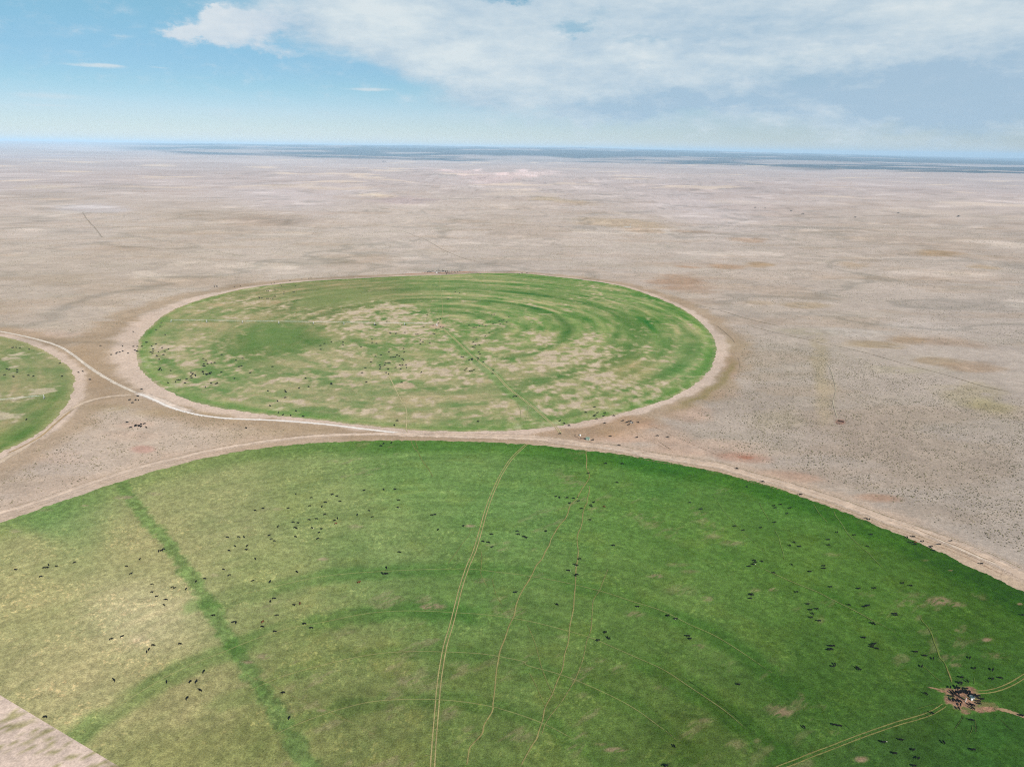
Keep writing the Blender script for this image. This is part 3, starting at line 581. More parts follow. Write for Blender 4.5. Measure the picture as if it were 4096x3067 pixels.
trail(T([(880,190),(1000,370),(1080,500),(1200,630),(1300,740),(1400,850),(1500,940),(1650,1080),(1830,1250)], *Gt), .8, (112,140,72), .7, 58)
trail(T([(1710,330),(1760,460),(1830,570),(1870,640),(1880,710)], *Gt), .7, (118,142,76), .8, 59)
trail(T([(1960,800),(2020,900),(2060,980),(2100,1130),(2140,1260),(2150,1400)], *Gt), .7, (118,142,76), .8, 60)
trail(T([(880,350),(930,430),(1000,540),(1090,640),(1190,740)], *Ht), .8, (120,142,78), .8, 61)
trail(T([(1275,480),(1285,570),(1350,660),(1420,760),(1480,860),(1560,960),(1720,1120),(1880,1250),(1980,1360),(2150,1530)], *Ht), .8, (120,142,78), .8, 62)
trail(T([(350,490),(430,610),(520,720),(590,850),(620,960),(680,1110),(720,1230),(800,1330),(850,1430),(890,1530)], *Lt), .9, (112,128,66), .9, 63)
trail(T([(640,40),(690,140),(750,290),(780,400),(800,470)], *Zt), .8, (136,132,80), .9, 64)
trail(T([(0,0),(240,100),(430,270),(560,370),(680,470)], *Zt), .5, (110,124,62), .8, 65)
trail(T([(800,100),(950,220),(1100,330)], *Zt), .5, (44,66,28), .7, 66)
trail(T([(200,455),(300,480),(420,505),(560,550),(700,610)], *Zt), 1.6, (160,134,104), .9, 67)
trail(T([(1560,900),(1700,925),(1850,955),(2000,1000),(2212,1075),(2400,1150)], *Zt), 2.8, (166,140,110), 1.0, 68)
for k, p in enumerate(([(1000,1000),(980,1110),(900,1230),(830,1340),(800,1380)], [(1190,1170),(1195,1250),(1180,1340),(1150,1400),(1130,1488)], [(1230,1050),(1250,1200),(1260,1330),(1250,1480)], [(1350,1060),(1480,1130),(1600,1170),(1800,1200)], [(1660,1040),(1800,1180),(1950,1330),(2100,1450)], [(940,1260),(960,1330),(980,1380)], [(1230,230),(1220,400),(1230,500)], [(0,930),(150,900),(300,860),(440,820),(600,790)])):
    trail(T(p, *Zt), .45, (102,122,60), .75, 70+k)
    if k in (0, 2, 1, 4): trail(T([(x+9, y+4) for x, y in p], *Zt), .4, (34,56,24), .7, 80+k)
for k, (a, c_, s_, w_) in enumerate(((arc1, (136,142,88), .62, .65), (arc2, (132,140,86), .58, .6), (arc3, (124,134,80), .5, .55), (arc4, (142,134,88), .64, .65), (arc5, (124,132,80), .48, .5), (arc0, (86,112,54), .4, .5))):
    ribbon('wheel_track', a, 1.05, c_, M_TRAIL, near=(.82, .30), seed=90+k, strength=.9, step=1.2, wig=.15, ends=(40, 40))
for k, (p, t) in enumerate((([(330,95),(480,190),(620,270)], Kt), ([(860,350),(1100,485),(1300,600),(1500,715),(1680,800)], Kt), ([(330,910),(560,1030),(760,1140),(950,1240)], Jt), ([(0,640),(220,820),(440,1040)], Mt), ([(700,0),(900,150),(1100,320),(1350,520),(1580,720),(1850,960),(2050,1160)], Mt), ([(210,0),(450,170),(700,370),(950,570),(1170,770),(1400,960),(1620,1177)], Nt), ([(0,0),(130,90),(210,180)], Nt), ([(0,1070),(300,1310),(560,1530)], Lt), ([(1320,1430),(1450,1500),(1600,1600)], Jt), ([(1600,930),(1850,1120),(2060,1330)][:0] or [(1850,0),(2000,60),(2140,110)], Lt), ([(970,1150),(1180,1290),(1500,1590)], Qt), ([(1120,790),(1350,940),(1700,1200),(2060,1530)], Qt))):
    ribbon('wheel_track', T(p, *t), .6, (40,62,28), M_TRAIL, near=(.55, 0), seed=100+k, strength=.55, step=1.2, wig=.2, ends=(25, 25), off=.5)
# far tracks on the range
FT = [(W([(1600,700),(1700,724),(1800,746),(1870,762),(1960,788),(2050,812),(2130,836),(2212,852)]), 2.6, (146,132,106), .6), (W([(1490,655),(1560,672),(1620,690),(1700,708)]), 3, (150,138,110), .6),
      (W([(178,460),(195,480),(210,500),(222,516)]), 10, (168,156,138), .45), (W([(222,516),(330,510),(440,505),(520,506)]), 8, (166,156,140), .4), (W([(400,528),(440,538),(500,550),(540,554)]), 8, (208,196,178), .6),
      (W([(0,545),(110,533),(222,520)]), 8, (172,158,134), .4), (W([(1780,776),(1795,800),(1805,840),(1800,870),(1808,900),(1812,912)]), 1.8, (200,190,168), .6), (W([(1330,915),(1420,960),(1480,990)]), 2.2, (160,140,114), .4), (W([(1380,905),(1440,935),(1520,970),(1590,1000)]), 2.2, (166,140,118), .42),
      (W([(1400,940),(1440,965),(1470,985)]), 1.5, (150,132,106), .6), (W([(870,500),(920,520),(960,540),(1010,560),(1080,572)]), 6, (166,152,130), .5), (W([(1560,760),(1590,770),(1598,790),(1590,830)]), 4, (166,144,122), .35), (W([(1545,700),(1580,730),(1590,745)]), 3, (170,150,126), .6)]
for k, (p, w_, c_, s_) in enumerate(FT):
    ribbon('cattle_trail', p, w_, c_, M_TRAIL, seed=120+k, strength=s_, step=3, ends=(20, 20))
# ---------------------------------------------------------------- sagebrush
def shrub_templates(n=5):
    out = []
    for s in range(n):
        r = np.random.default_rng(50+s)
        k = 6; a = np.arange(k)/k*2*math.pi+r.uniform(0, 1)
        rings = []
        for q, z in ((1.0, 0.0), (1.05, .38), (.62, .85)):
            rr = q*(1+r.uniform(-.25, .25, k))
            rings.append(np.c_[rr*np.cos(a), rr*np.sin(a), np.full(k, z)+r.uniform(-.1, .1, k)*(z > 0)])
        V = np.r_[rings[0], rings[1], rings[2], [[r.uniform(-.2, .2), r.uniform(-.2, .2), 1.0]]]
        Fc = []
        for j in range(2):
            for i in range(k):
                p, q_, u, v = j*k+i, j*k+(i+1) % k, (j+1)*k+(i+1) % k, (j+1)*k+i
                Fc += [(p, q_, u), (p, u, v)]
        for i in range(k): Fc.append((2*k+i, 2*k+(i+1) % k, 3*k))
        out.append((V, np.array(Fc)))
    return out
def tuft_templates(n=4, k=4):
    out = []
    for s in range(n):
        r = np.random.default_rng(90+s); a = np.arange(k)/k*2*math.pi+r.uniform(0, 1); rr = r.uniform(.7, 1.1, k)
        V = np.r_[np.c_[rr*np.cos(a), rr*np.sin(a), np.zeros(k)], [[r.uniform(-.3, .3), r.uniform(-.3, .3), 1.0]]]
        out.append((V, np.array([(i, (i+1) % k, k) for i in range(k)])))
    return out
def scatter(x0, x1, y0, y1, n, dens, smin, smax, rgb, low=False, squash=.95):
    X = RNG.uniform(x0, x1, n); Y = RNG.uniform(y0, y1, n)
    px, py = P(X, Y); k = RNG.uniform(0, 1, n) < dens(X, Y, px/K2, py/K2)
    X, Y = X[k], Y[k]; m = len(X)
    tp = tuft_templates() if low else shrub_templates(); VV = []; FF = []; CC = []; base = 0
    pick = RNG.integers(0, len(tp), m); Zs = height(X, Y)
    for t, (V, Fc) in enumerate(tp):
        i = np.where(pick == t)[0]
        s = RNG.uniform(0, 1, len(i))**1.6*(smax-smin)+smin
        an = RNG.uniform(0, 6.28, len(i)); ca, sa = np.cos(an), np.sin(an)
        st = RNG.uniform(.8, 1.5, len(i))
        vx = V[None, :, 0]*s[:, None]*st[:, None]; vy = V[None, :, 1]*s[:, None]
        Q = np.stack([X[i][:, None]+vx*ca[:, None]-vy*sa[:, None], Y[i][:, None]+vx*sa[:, None]+vy*ca[:, None], Zs[i][:, None]-.05+V[None, :, 2]*s[:, None]*squash], -1)
        VV.append(Q.reshape(-1, 3)); nv = len(V)
        FF.append((Fc[None]+(base+np.arange(len(i))*nv)[:, None, None]).reshape(-1, 3)); base += len(i)*nv
        CC.append(np.repeat(A(np.array(rgb, float)*RNG.uniform(.75, 1.25, (len(i), 1))) if not callable(rgb) else rgb(X[i], Y[i]), nv, 0))
    return np.concatenate(VV), np.concatenate(FF), np.concatenate(CC)
def outside(X, Y, marg):
    ok = np.ones(X.shape, bool)
    for c, R in ((CN, RN), (CF, RF), (CL, RL)):
        dx, dy = X-c[0], Y-c[1]
        ok &= np.hypot(dx, dy)-R(np.arctan2(dy, dx)) > marg
    return ok
def d_right(X, Y, a, b):
    cl = ss(.40, .62, fbm(X/26, Y/26, 161, 4))
    ln = ((a-1560)/(2212-1560))*165+700     # upper limit follows the brush line
    k = ss(ln-6, ln+10, b)*ss(1470, 1640, a+.35*(b-800))
    k = k*(1-ss(0, 80, .0)*0)
    edge = ss(18, 48, pdist(X, Y, ROADW))
    return k*edge*(.22+.55*cl)*outside(X, Y, 34)
ROADW = W([(1130,944),(1250,950),(1420,975),(1560,1000),(1700,1040),(1900,1110),(2212,1240)])
def d_left(X, Y, a, b):
    cl = ss(.42, .62, fbm(X/22, Y/22, 165, 4))
    k = (1-ss(480, 640, a))*ss(880, 905, b+.02*a)
    return k*(.05+.6*cl)*outside(X, Y, 26)
def d_sw(X, Y, a, b): return ((b > 1450) & (a < 420))*ss(.5, .6, fbm(X/14, Y/8, 167, 3))*.5*outside(X, Y, 3)*.0
def d_any(X, Y, a, b):
    return (.25+.6*ss(.42, .62, fbm(X/40, Y/40, 171, 3)))*outside(X, Y, 26)*ss(10, 30, pdist(X, Y, ROADW))*(a > -40)*(a < 2260)
def d_far(X, Y, a, b):
    cl = ss(.48, .66, fbm(X/60, Y/60, 169, 4))
    return (.12+.5*cl)*outside(X, Y, 40)*(b > 440)*(a > -40)*(a < 2260)
q1 = scatter(100, 1000, 380, 1250, 200000, d_right, .20, .58, (132, 124, 98))
q2 = scatter(-620, -40, 430, 800, 40000, d_left, .25, .60, (126, 116, 92))
q3 = scatter(-1700, 2000, 1050, 3000, 420000, d_far, .4, 1.1, (150, 139, 118), True)
q4 = scatter(-900, 1000, 430, 1500, 260000, d_any, .16, .42, (150, 138, 114), True)
sv, sf, sc, b0 = [], [], [], 0
for v, f_, c_ in (q1, q2, q3, q4):
    sv.append(v); sf.append(f_+b0); sc.append(c_); b0 += len(v)
M_SAGE = land_material('sagebrush_leaves', [(.5, .3, 1)], bump=None)
sm = np_mesh('sagebrush', np.concatenate(sv), tris=np.concatenate(sf), col=np.concatenate(sc))
tag(link('sagebrush', sm, mat=M_SAGE), label='grey-green sagebrush dotted over the dry rangeland', cat='shrubs', kind='stuff')

# grass tufts standing in the near pasture
def d_tuft(X, Y, a, b):
    dx, dy = X-CN[0], Y-CN[1]; th = np.arctan2(dy, dx)
    ok = (np.hypot(dx, dy) < RN(th)-1.5) & (np.degrees(th) < 152) & (np.degrees(th) > -40)
    q = np.hypot((X-240)/9.5, (Y-307)/7.5)
    return ok*(a > -30)*(a < 2250)*(b > 930)*(b < 1690)*ss(1.0, 1.8, q)*(.35+.65*ss(.38, .6, fbm(X/9, Y/9, 181, 3)))*ss(1300, 900, 2200-b)
def c_tuft(X, Y):
    dx, dy = X-CN[0], Y-CN[1]; r = np.hypot(dx, dy); th = np.arctan2(dy, dx)
    c = paint_near(X, Y, r, th, RN(th)-r)
    return c*RNG.uniform(.62, 1.12, (len(X), 1))
q5 = scatter(-330, 400, 250, 560, 620000, d_tuft, .16, .40, c_tuft, True, .8)
tm = np_mesh('grass_tufts', q5[0], tris=q5[1], col=q5[2])
tag(link('grass_tufts', tm, mat=M_SAGE), label='green grass tufts standing in the near irrigated pasture', cat='grass', kind='stuff')
print('tufts', len(q5[1]), 'sage', len(sm.polygons))
# ---------------------------------------------------------------- cattle
def coat(name, c):
    m = bpy.data.materials.new(name); t = nt(m); n = N(t)
    co = n.n('ShaderNodeTexCoord').outputs['Object']
    f = n.mr(n.noise(co, 2.5, 3), .3, .7, .7, 1.35, False)
    cc = n.mixc(1.0, c, n.n('ShaderNodeCombineColor', ins={0: f, 1: f, 2: f}).outputs[0], 'MULTIPLY')
    b = n.n('ShaderNodeBsdfPrincipled', ins={'Base Color': cc, 'Roughness': .75, 'Specular IOR Level': .08})
    n.n('ShaderNodeOutputMaterial', ins={0: b.outputs[0]})
    return m
M_BLACK = coat('black_hide', (.004, .0035, .0033)); M_RED = coat('red_brown_hide', (.105, .03, .012)); M_WHITE = coat('white_face_hair', (.62, .58, .52))
def cow_mesh(name, pose):
    """one continuous skin: trunk, neck, head, ears, four jointed legs, tail"""
    pts, rad, ed = [], [], []
    def add(p, r, par=None):
        pts.append(p); rad.append(r if isinstance(r, tuple) else (r, r))
        if par is not None: ed.append((par, len(pts)-1))
        return len(pts)-1
    pel = add((-.72, 0, 1.10), (.30, .27))
    mid = add((-.15, 0, 1.04), (.36, .36), pel)
    sh = add((.45, 0, 1.08), (.31, .31), mid)
    if pose == 'graze':
        n1 = add((.80, 0, .98), (.21, .17), sh); h1 = add((1.08, .05, .62), (.14, .12), n1); mz = add((1.22, .08, .22), (.085, .085), h1)
    elif pose == 'walk':
        n1 = add((.82, 0, 1.20), (.21, .17), sh); h1 = add((1.18, 0, 1.28), (.14, .12), n1); mz = add((1.52, 0, 1.08), (.085, .085), h1)
    else:
        n1 = add((.80, .08, 1.16), (.21, .17), sh); h1 = add((1.06, .30, 1.20), (.14, .12), n1); mz = add((1.22, .55, 1.0), (.085, .085), h1)
    for s in (-1, 1):
        add((pts[h1][0]-.05, pts[h1][1]+s*.24, pts[h1][2]+.05), .045, h1)
    sg = (.14, -.16, -.12, .18) if pose == 'walk' else (.03, -.04, .02, -.06)
    for k, s in enumerate((1, -1)):
        a = add((.48, s*.19, .72), .13, sh); b = add((.48+sg[k]*.5, s*.19, .40), .075, a); add((.47+sg[k], s*.19, .05), .07, b)
        a = add((-.78, s*.20, .80), .16, pel); b = add((-.88+sg[k+2]*.5, s*.20, .46), .08, a); add((-.80+sg[k+2], s*.20, .05), .07, b)
    t1 = add((-1.02, 0, 1.18), .05, pel); t2 = add((-1.10, .02, .85), .035, t1); add((-1.08, .03, .5), .055, t2)
    me = bpy.data.meshes.new(name); me.from_pydata(pts, ed, [])
    o = bpy.data.objects.new('tmp', me); COL.objects.link(o)
    md = o.modifiers.new('s', 'SKIN'); md.use_smooth_shade = True
    for i, v in enumerate(me.skin_vertices[0].data):
        v.radius = rad[i]; v.use_root = (i == 0)
    o.modifiers.new('u', 'SUBSURF').levels = 1
    dg = bpy.context.evaluated_depsgraph_get()
    out = bpy.data.meshes.new_from_object(o.evaluated_get(dg)); out.name = name
    bpy.data.objects.remove(o); bpy.data.meshes.remove(me)
    out['head'] = pts[h1]; out['muz'] = pts[mz]
    return out
COWM = {}
for pose in ('graze', 'stand', 'walk'):
    base = cow_mesh('cow_'+pose, pose)
    h = Vector(base['head']); mz = Vector(base['muz'])
    for hue in ('b', 'r', 'w'):
        m = base.copy(); m.materials.clear()
        m.materials.append(M_RED if hue == 'r' else M_BLACK)
        if hue == 'w':
            m.materials.append(M_WHITE)
            ax = (mz-h).normalized()
            for p in m.polygons:
                d = p.center-h; q = d.dot(ax)
                if q > -.12 and (d-ax*q).length < .24: p.material_index = 1
        COWM[pose, hue] = m
COWS = []      # photo x, y, mark: '' sideways, 'v' pointing up/down the picture, 'w' white face, 'r' red
def cows(x0, y0, s, txt):
    for e in txt.split():
        q = e.split(',')
        COWS.append((x0+float(q[0])/s, y0+float(q[1])/s, q[2] if len(q) > 2 else ''))
cows(0, 2150, 4.424, '275,568 777,534 857,481 838,531 997,506 1317,440 726,689')
cows(500, 2150, 4.424, '263,383,v 27,507 108,642 595,240,v 640,233 680,207 475,825 478,967 561,1041 840,875 879,895 1083,907,v 724,1098 690,1192 1259,772 1413,725 1747,561,w 1843,665 1562,1377 1925,1497 1965,1502,v')
cows(900, 1930, 4.424, '1257,201 1529,269 1497,412 1719,426,v 1779,349 1899,211 1985,241 2037,328 1767,562 535,492 674,456 1117,455 1489,657 1622,641 1207,700 1295,715 937,780,v 1237,798 1266,808 1542,802,w 1706,818 1666,880 1645,990 1994,633 1938,672 1962,725,r 787,933 821,997 873,1032 1250,957 43,967 242,961 336,962 173,1122 391,1118,v 376,1188 75,1202 538,1348')
cows(1300, 1930, 4.424, '697,137 1041,121,v 1245,119 1306,310 1292,440,w 783,497 577,570,v 841,605 1889,573 1944,567 2005,831 1317,1230 1089,1503,v')
cows(1750, 1930, 4.424, '465,766,v 961,914 810,1040 902,1057 972,1138 1415,858 1433,914 1533,952 1567,975 1927,861')
cows(2150, 1930, 4.424, '329,243 393,265,v 527,267,w 640,276 575,365 732,324 781,460 945,394 959,421 1003,348 1180,427,r 933,657 1344,1112 748,1350 667,1443 700,1467,w')
cows(2650, 1930, 4.424, '1496,76,v 486,353 685,468 1281,769 1435,841 1743,795 1992,700 1975,408 1995,445 2088,387 1625,1375 1645,1409 1606,1447,w 1540,1482 1757,1394')
cows(3050, 1930, 4.424, '437,547 487,449 672,215 1830,629 1892,649 1327,876 1630,926 1928,919 1167,1010 1176,1103 1862,1127 561,1057 486,1113 662,1129 518,1451 1088,1474 1092,1518')
cows(3500, 2080, 4.424, '570,302 685,292 616,394 712,394,r 707,430 852,375 1000,460 980,488 1038,537 1140,428 1347,367 1884,770 492,1115 637,1160')
cows(2900, 2200, 4.424, '865,400 1512,379 1872,650 1275,740 462,780 482,795 452,855 1472,956 1520,1056 1627,1042 1550,1124,v 1524,1190 1668,1250')
cows(3200, 2350, 4.424, '870,305 1153,334 1210,317 1045,15 1318,8 1284,628 1310,643,v 1685,462 1697,490 1132,885 1325,990 1288,1018 1270,1050 1362,1077 540,1033 588,1030 520,1100 556,1088 620,1355 590,1392 1015,1418 1060,1448')
cows(3596, 2350, 4.424, '300,1138 463,1207 610,1255 406,1390 1255,1240 1338,1427 1658,1453 2195,485')
cows(3650, 2650, 4.96, '1590,322 1748,303 978,290 265,615 390,1000 1180,1138 2165,1050 755,492 875,478 905,515,v 990,517 1070,518 935,395 970,415 1090,368,v 785,605 808,578,v 838,612 868,585,v 905,612 935,592 978,588 1020,580 1062,572 1110,570 1135,585,v 1130,615 1180,640 1225,640 1262,682 1305,662 1385,722,v 1310,762 1322,812 1150,832 1195,840 1195,905,v 950,835 915,905 790,668 798,740 868,752 905,752 955,772')
cows(3000, 2750, 3.687, '795,578 1245,545 1318,563 1970,805,w 2137,968')
cows(3500, 2750, 3.711, '390,775 575,920 645,1048 585,1158 1020,810,v 1458,920')
cows(2000, 2200, 1.8433, '507,150,w 558,186,v 570,180 115,312 421,400 1017,416 1240,483 1300,508,w 778,605 795,645,v 810,652,v 726,665 1387,634 1405,653 1760,990 1285,1445,v 1225,1590')
cows(0, 2400, 2.212, '983,345 1081,322 1357,400 1317,437,v 1299,456 1595,388 1008,709 1474,727,v 1682,724,v 1738,722,v 1803,632,v 1772,799 1656,868,v 397,1034')
cows(800, 2000, 1.552, '328,501 435,508,v 602,445 1131,453 1146,459 1160,457 988,510,r 461,610 438,628,v 585,651 621,641,rv 478,715 388,786 390,755,r 465,815 648,768 690,793 517,1196 555,1352,v')
cows(400, 1050, 2.765, '1268,258 1266,273 1293,262 1293,268 1488,269 1553,262 2102,204 1895,233 1928,231 1992,242 2010,258 2163,264 1845,317 1862,317 1935,301 2037,325 2137,325 2152,325 2032,346 1760,385 1763,396 1791,394 1846,401 1862,401 1889,400 1912,400 1925,377 1940,376 680,667 668,709 619,746 720,800 368,767 508,885 518,884 619,904 6,922 251,925 370,930 413,930 465,929 572,928 689,944 588,958 758,957 386,971 402,980 416,982 251,981 716,985 586,984 560,992 580,1006 645,990 218,991 190,997 178,1008 124,1020 310,1005 622,1028 630,1034 699,1021 707,1021 655,1071 1143,1064 1173,1086 1346,1022 1505,1083 1577,1062')
cows(1200, 1050, 2.765, '20,188 97,179 123,177 1470,254 1515,265 1719,328 1766,338 1639,405 1407,580 1522,631 1556,626 1533,674 1475,697 1553,713 1580,719 1505,734 830,693 838,692 961,654 1128,692 1166,692 1370,713 1871,690 1918,721 1930,721 1951,721 1985,701 2021,688 2055,702 2137,681 2122,577 2150,577 2205,652 994,777 1003,786 1058,788 1065,785 1161,776 1283,796 1304,796 1477,789 1491,791 2095,780 2048,818 1953,853 1917,884 1939,917 1986,915 1912,934 1932,942 348,879 272,899 227,921 229,963 476,883 477,911 676,938 797,851 800,888 846,897 1334,862 1359,879 1332,904 1437,889 1147,954 1153,994 985,990 898,1024 836,1040 1005,1052 1032,1048 1055,1046 1075,1024 1099,1036 1135,1068 1146,1078 785,1102 1979,990 1991,1016 1789,1046 1806,1050 1873,1080 1900,1066 1907,1072 1903,1080 1968,1058 1972,1075 1978,1073 2027,1104 1992,127')
cows(1680, 1070, 12.29, '245,250 360,245 390,235 415,205 450,190 490,228 520,222 590,195 640,172 740,245 760,240 770,250 865,265 920,258 960,258 1020,250 900,105 945,150 985,180 905,195 875,155 815,165 1080,150 1105,190 1130,165 1145,185 1160,200 1105,100 1175,155 1220,155 1275,165 1270,200 1260,235 1350,210 1365,180 1435,200 1300,265 1330,275 1385,285 1440,305 1480,295 1555,300 1625,300 1300,330 1570,200 1695,240 1740,255 1855,230 1955,180')
cows(2000, 1050, 2.458, '190,113 209,105 222,107 260,103 272,101 87,538 18,571 38,568 65,589 2,608')
cows(400, 1400, 2.765, '1150,158 1191,154 1233,149 1268,141 1142,177 1158,179 667,198 660,210 650,222 680,222 781,229 1006,251 1027,262 1020,273 1054,276 1058,288 1005,292 1013,309 1138,239 1137,246 1145,264 1173,265 1180,276 1195,264 1215,256 1216,265 1232,250 1343,247 958,324 852,334 868,331 887,332 838,352 752,364 940,367 1230,369 1282,374 1298,364 1166,413,v 1487,316 1537,186 1566,178 1664,253 1910,186 1857,453 2049,452 2056,464 2049,528 1966,566 1881,617 2168,674 1974,693,v 2027,717,v 2110,725 2205,421 459,436 417,510 328,552 394,554,v 423,554 358,585 300,801 340,857 397,832 393,842 431,836 437,843 455,822 454,848 492,816 512,858 1617,863')
cows(1200, 1400, 2.765, '948,143 978,143 996,142 882,169 937,170 890,190 886,211 976,212 954,252 983,264,v 724,199 689,253 1106,169 1133,168 1174,166 1180,195 1059,197 1115,213 1343,247 734,358 1124,361 1843,207 1823,228 1880,235 1901,232 1928,220 2138,227 2131,261 62,312 68,308 95,407 345,370 348,381 35,735 1076,783 1045,832,v 1969,792 1014,1026,v 926,1036,v 897,1061')
cows(2000, 1600, 2.458, '137,-34 160,-34 930,70 844,122 963,125 1034,128 939,147 927,160 1022,158,r 1121,155 950,186 1030,228 591,205 633,230 680,252 591,331 1210,205 1248,220 1264,214 1285,209 1268,243 1306,223 1358,220 1087,357 915,394 1348,368 1549,352 1652,365 1172,445 1041,625 1203,628 870,719 1153,811')
cows(0, 1300, 3.0114, '148,275 155,274 195,272 241,280 351,293 720,463 80,531 111,539 207,541 208,571 55,602 157,623 168,621 342,609 404,617 748,619 945,572 998,560 1084,658 318,1140,v')
cows(2700, 1600, 1.5845, '392,435 557,518')
COWS.append((91*K2, 1546*K2, '')) if False else None
# drop anything read twice from overlapping tiles
uniq = []
for c in COWS:
    if not any(abs(c[0]-q[0]) < 2.2 and abs(c[1]-q[1]) < 1.6 for q in uniq): uniq.append(c)
COWS = uniq
def cow_xy(c):
    px, py = c[0], c[1]
    X, Y = G(px, py)
    d = math.hypot(float(X), float(Y)); k = .55/HGT          # the mark is the middle of the body, about 0.55 m up
    return float(X)*(1-k), float(Y)*(1-k), d
rows = []
for c in COWS:
    X, Y, d = cow_xy(c); rows.append((d, X, Y, c))
rows.sort(key=lambda t: t[0])
N_IND = 300
near, distant = rows[:N_IND], rows[N_IND:]
rc = random.Random(5)
def heading(c, X, Y):
    toward = None
    if c[0] > 3795 and 2730 < c[1] < 2835: # crowding round the trough, heads in
        return math.atan2(308-Y, 240-X)+rc.uniform(-.5, .5)
    if 'v' in c[2]: return rc.choice((1, -1))*math.pi/2+rc.uniform(-.35, .35)
    a = rc.gauss(0, .55)
    return a if rc.random() < .5 else a+math.pi
# ------- region wording for the labels
def strip_x(y): return np.interp(y, [1925, 2050, 2130, 2230, 2350, 2500, 2630, 2740, 2870, 3067], [480, 560, 640, 715, 800, 890, 965, 1040, 1110, 1245])
def ruts_x(y): return np.interp(y, [1770, 1850, 1905, 1980, 2055, 2130, 2200, 2270, 2350, 2425, 2500, 2575, 2740, 3067], [2112, 2035, 2000, 1965, 1940, 1920, 1898, 1870, 1842, 1824, 1803, 1783, 1755, 1729])
def trail_x(y): return np.interp(y, [1800, 1930, 2020, 2150, 2300, 2500, 2700, 2850, 3067], [2345, 2344, 2285, 2230, 2115, 1980, 1985, 1975, 1870])
def in_circle(X, Y, c, R): 
    return math.hypot(X-c[0], Y-c[1]) < float(R(math.atan2(Y-c[1], X-c[0])))
def region(c, X, Y):
    x, y = c[0], c[1]
    if math.hypot(X-CN[0], Y-CN[1]) < 900 and in_circle(X, Y, CN, RN):
        if math.hypot((x-3860)/120, (y-2790)/65) < 1: return 'crowded around the water trough'
        if x > 3600 and y > 2560: return 'near the water trough tracks'
        if x < strip_x(y): return 'left of dark grass strip'
        if x < ruts_x(y)-420: return 'right of dark grass strip'
        if x < ruts_x(y): return 'just left of twin ruts'
        if x < 2600: return 'right of twin ruts'
        if x < 3000 or y > 2650: return 'in plain middle right pasture' if y < 2650 else 'beside bottom right twin track'
        if y < 2215: return 'under right road bend'
        if x < 3330: return 'in right pasture, left half'
        return 'in right pasture, right half'
    if in_circle(X, Y, CF, RF):
        return 'in far circle, left side' if x < 1100 else ('in far circle, middle' if x < 2150 else 'on far circle near corner')
    if in_circle(X, Y, CL, RL): return 'in small left circle'
    if x < 700: return 'on bare left ground'
    if x < 2300 and y > 1500: return 'on dirt between circles'
    if x < 2800: return 'on trampled junction dirt'
    return 'on right dirt road'
ORD = ['first', 'second', 'third', 'fourth', 'fifth', 'sixth', 'seventh', 'eighth', 'ninth', 'tenth', 'eleventh', 'twelfth', 'thirteenth', 'fourteenth', 'fifteenth']
NUM = ['zero', 'one', 'two', 'three', 'four', 'five', 'six', 'seven', 'eight', 'nine', 'ten', 'eleven', 'twelve']
def clusters(items, gap):
    left = list(range(len(items))); out = []
    while left:
        st = [left.pop(0)]; g = []
        while st:
            i = st.pop(); g.append(i)
            for j in left[:]:
                a, b = items[i][3], items[j][3]
                if math.hypot(a[0]-b[0], (a[1]-b[1])*1.6) < gap: left.remove(j); st.append(j)
        out.append(g)
    return out
LAB = {}
byreg = {}
for r in near: byreg.setdefault(region(r[3], r[1], r[2]), []).append(r)
for reg, its in byreg.items():
    cl = []
    for g in clusters(its, 75 if its[0][3][1] > 1900 else 34):
        todo = [[its[i] for i in g]]
        while todo:
            q = todo.pop()
            if len(q) <= 7: cl.append(q); continue
            ax = 0 if (max(i[3][0] for i in q)-min(i[3][0] for i in q)) > 1.3*(max(i[3][1] for i in q)-min(i[3][1] for i in q)) else 1
            q.sort(key=lambda i: i[3][ax]); h = len(q)//2; todo += [q[:h], q[h:]]
    cl.sort(key=lambda q: -sum(i[3][1] for i in q)/len(q))
    sizes = {}
    for q in cl: sizes.setdefault(len(q), []).append(q)
    for n, qs in sizes.items():
        for r_, q in enumerate(qs):
            q.sort(key=lambda i: i[3][0])
            rank = '' if len(qs) == 1 else ('nearest ' if r_ == 0 else ('farthest ' if r_ == len(qs)-1 else (ORD[r_]+' nearest ' if r_ < 15 else 'number %d nearest ' % (r_+1))))
            for k, it in enumerate(q):
                m = it[3][2]
                hue = 'white-faced black' if 'w' in m else ('red-brown' if 'r' in m else 'black')
                if n == 1: s = f'{hue} cow, {rank}loner {reg}' if rank else f'{hue} cow alone {reg}'
                elif n == 2: s = f'{hue} cow, {"left" if k == 0 else "right"} of {rank}pair {reg}'
                else:
                    pos = 'leftmost' if k == 0 else ('rightmost' if k == n-1 else ORD[k]+' from left')
                    s = f'{hue} cow, {pos} in {rank}{NUM[n]} {reg}'
                LAB[id(it)] = s
for it in near:
    d, X, Y, c = it
    pose = rc.choices(('graze', 'stand', 'walk'), (6, 2, 2))[0]
    hue = 'r' if 'r' in c[2] else ('w' if 'w' in c[2] else 'b')
    o = link('cow', COWM[pose, hue])
    s = rc.uniform(.95, 1.09); o.scale = (s, s, s)
    o.rotation_euler = (0, 0, heading(c, X, Y))
    o.location = (X, Y, float(height(X, Y))+.06)
    tag(o, LAB[id(it)], 'cow', 'cattle grazing the irrigated circles')
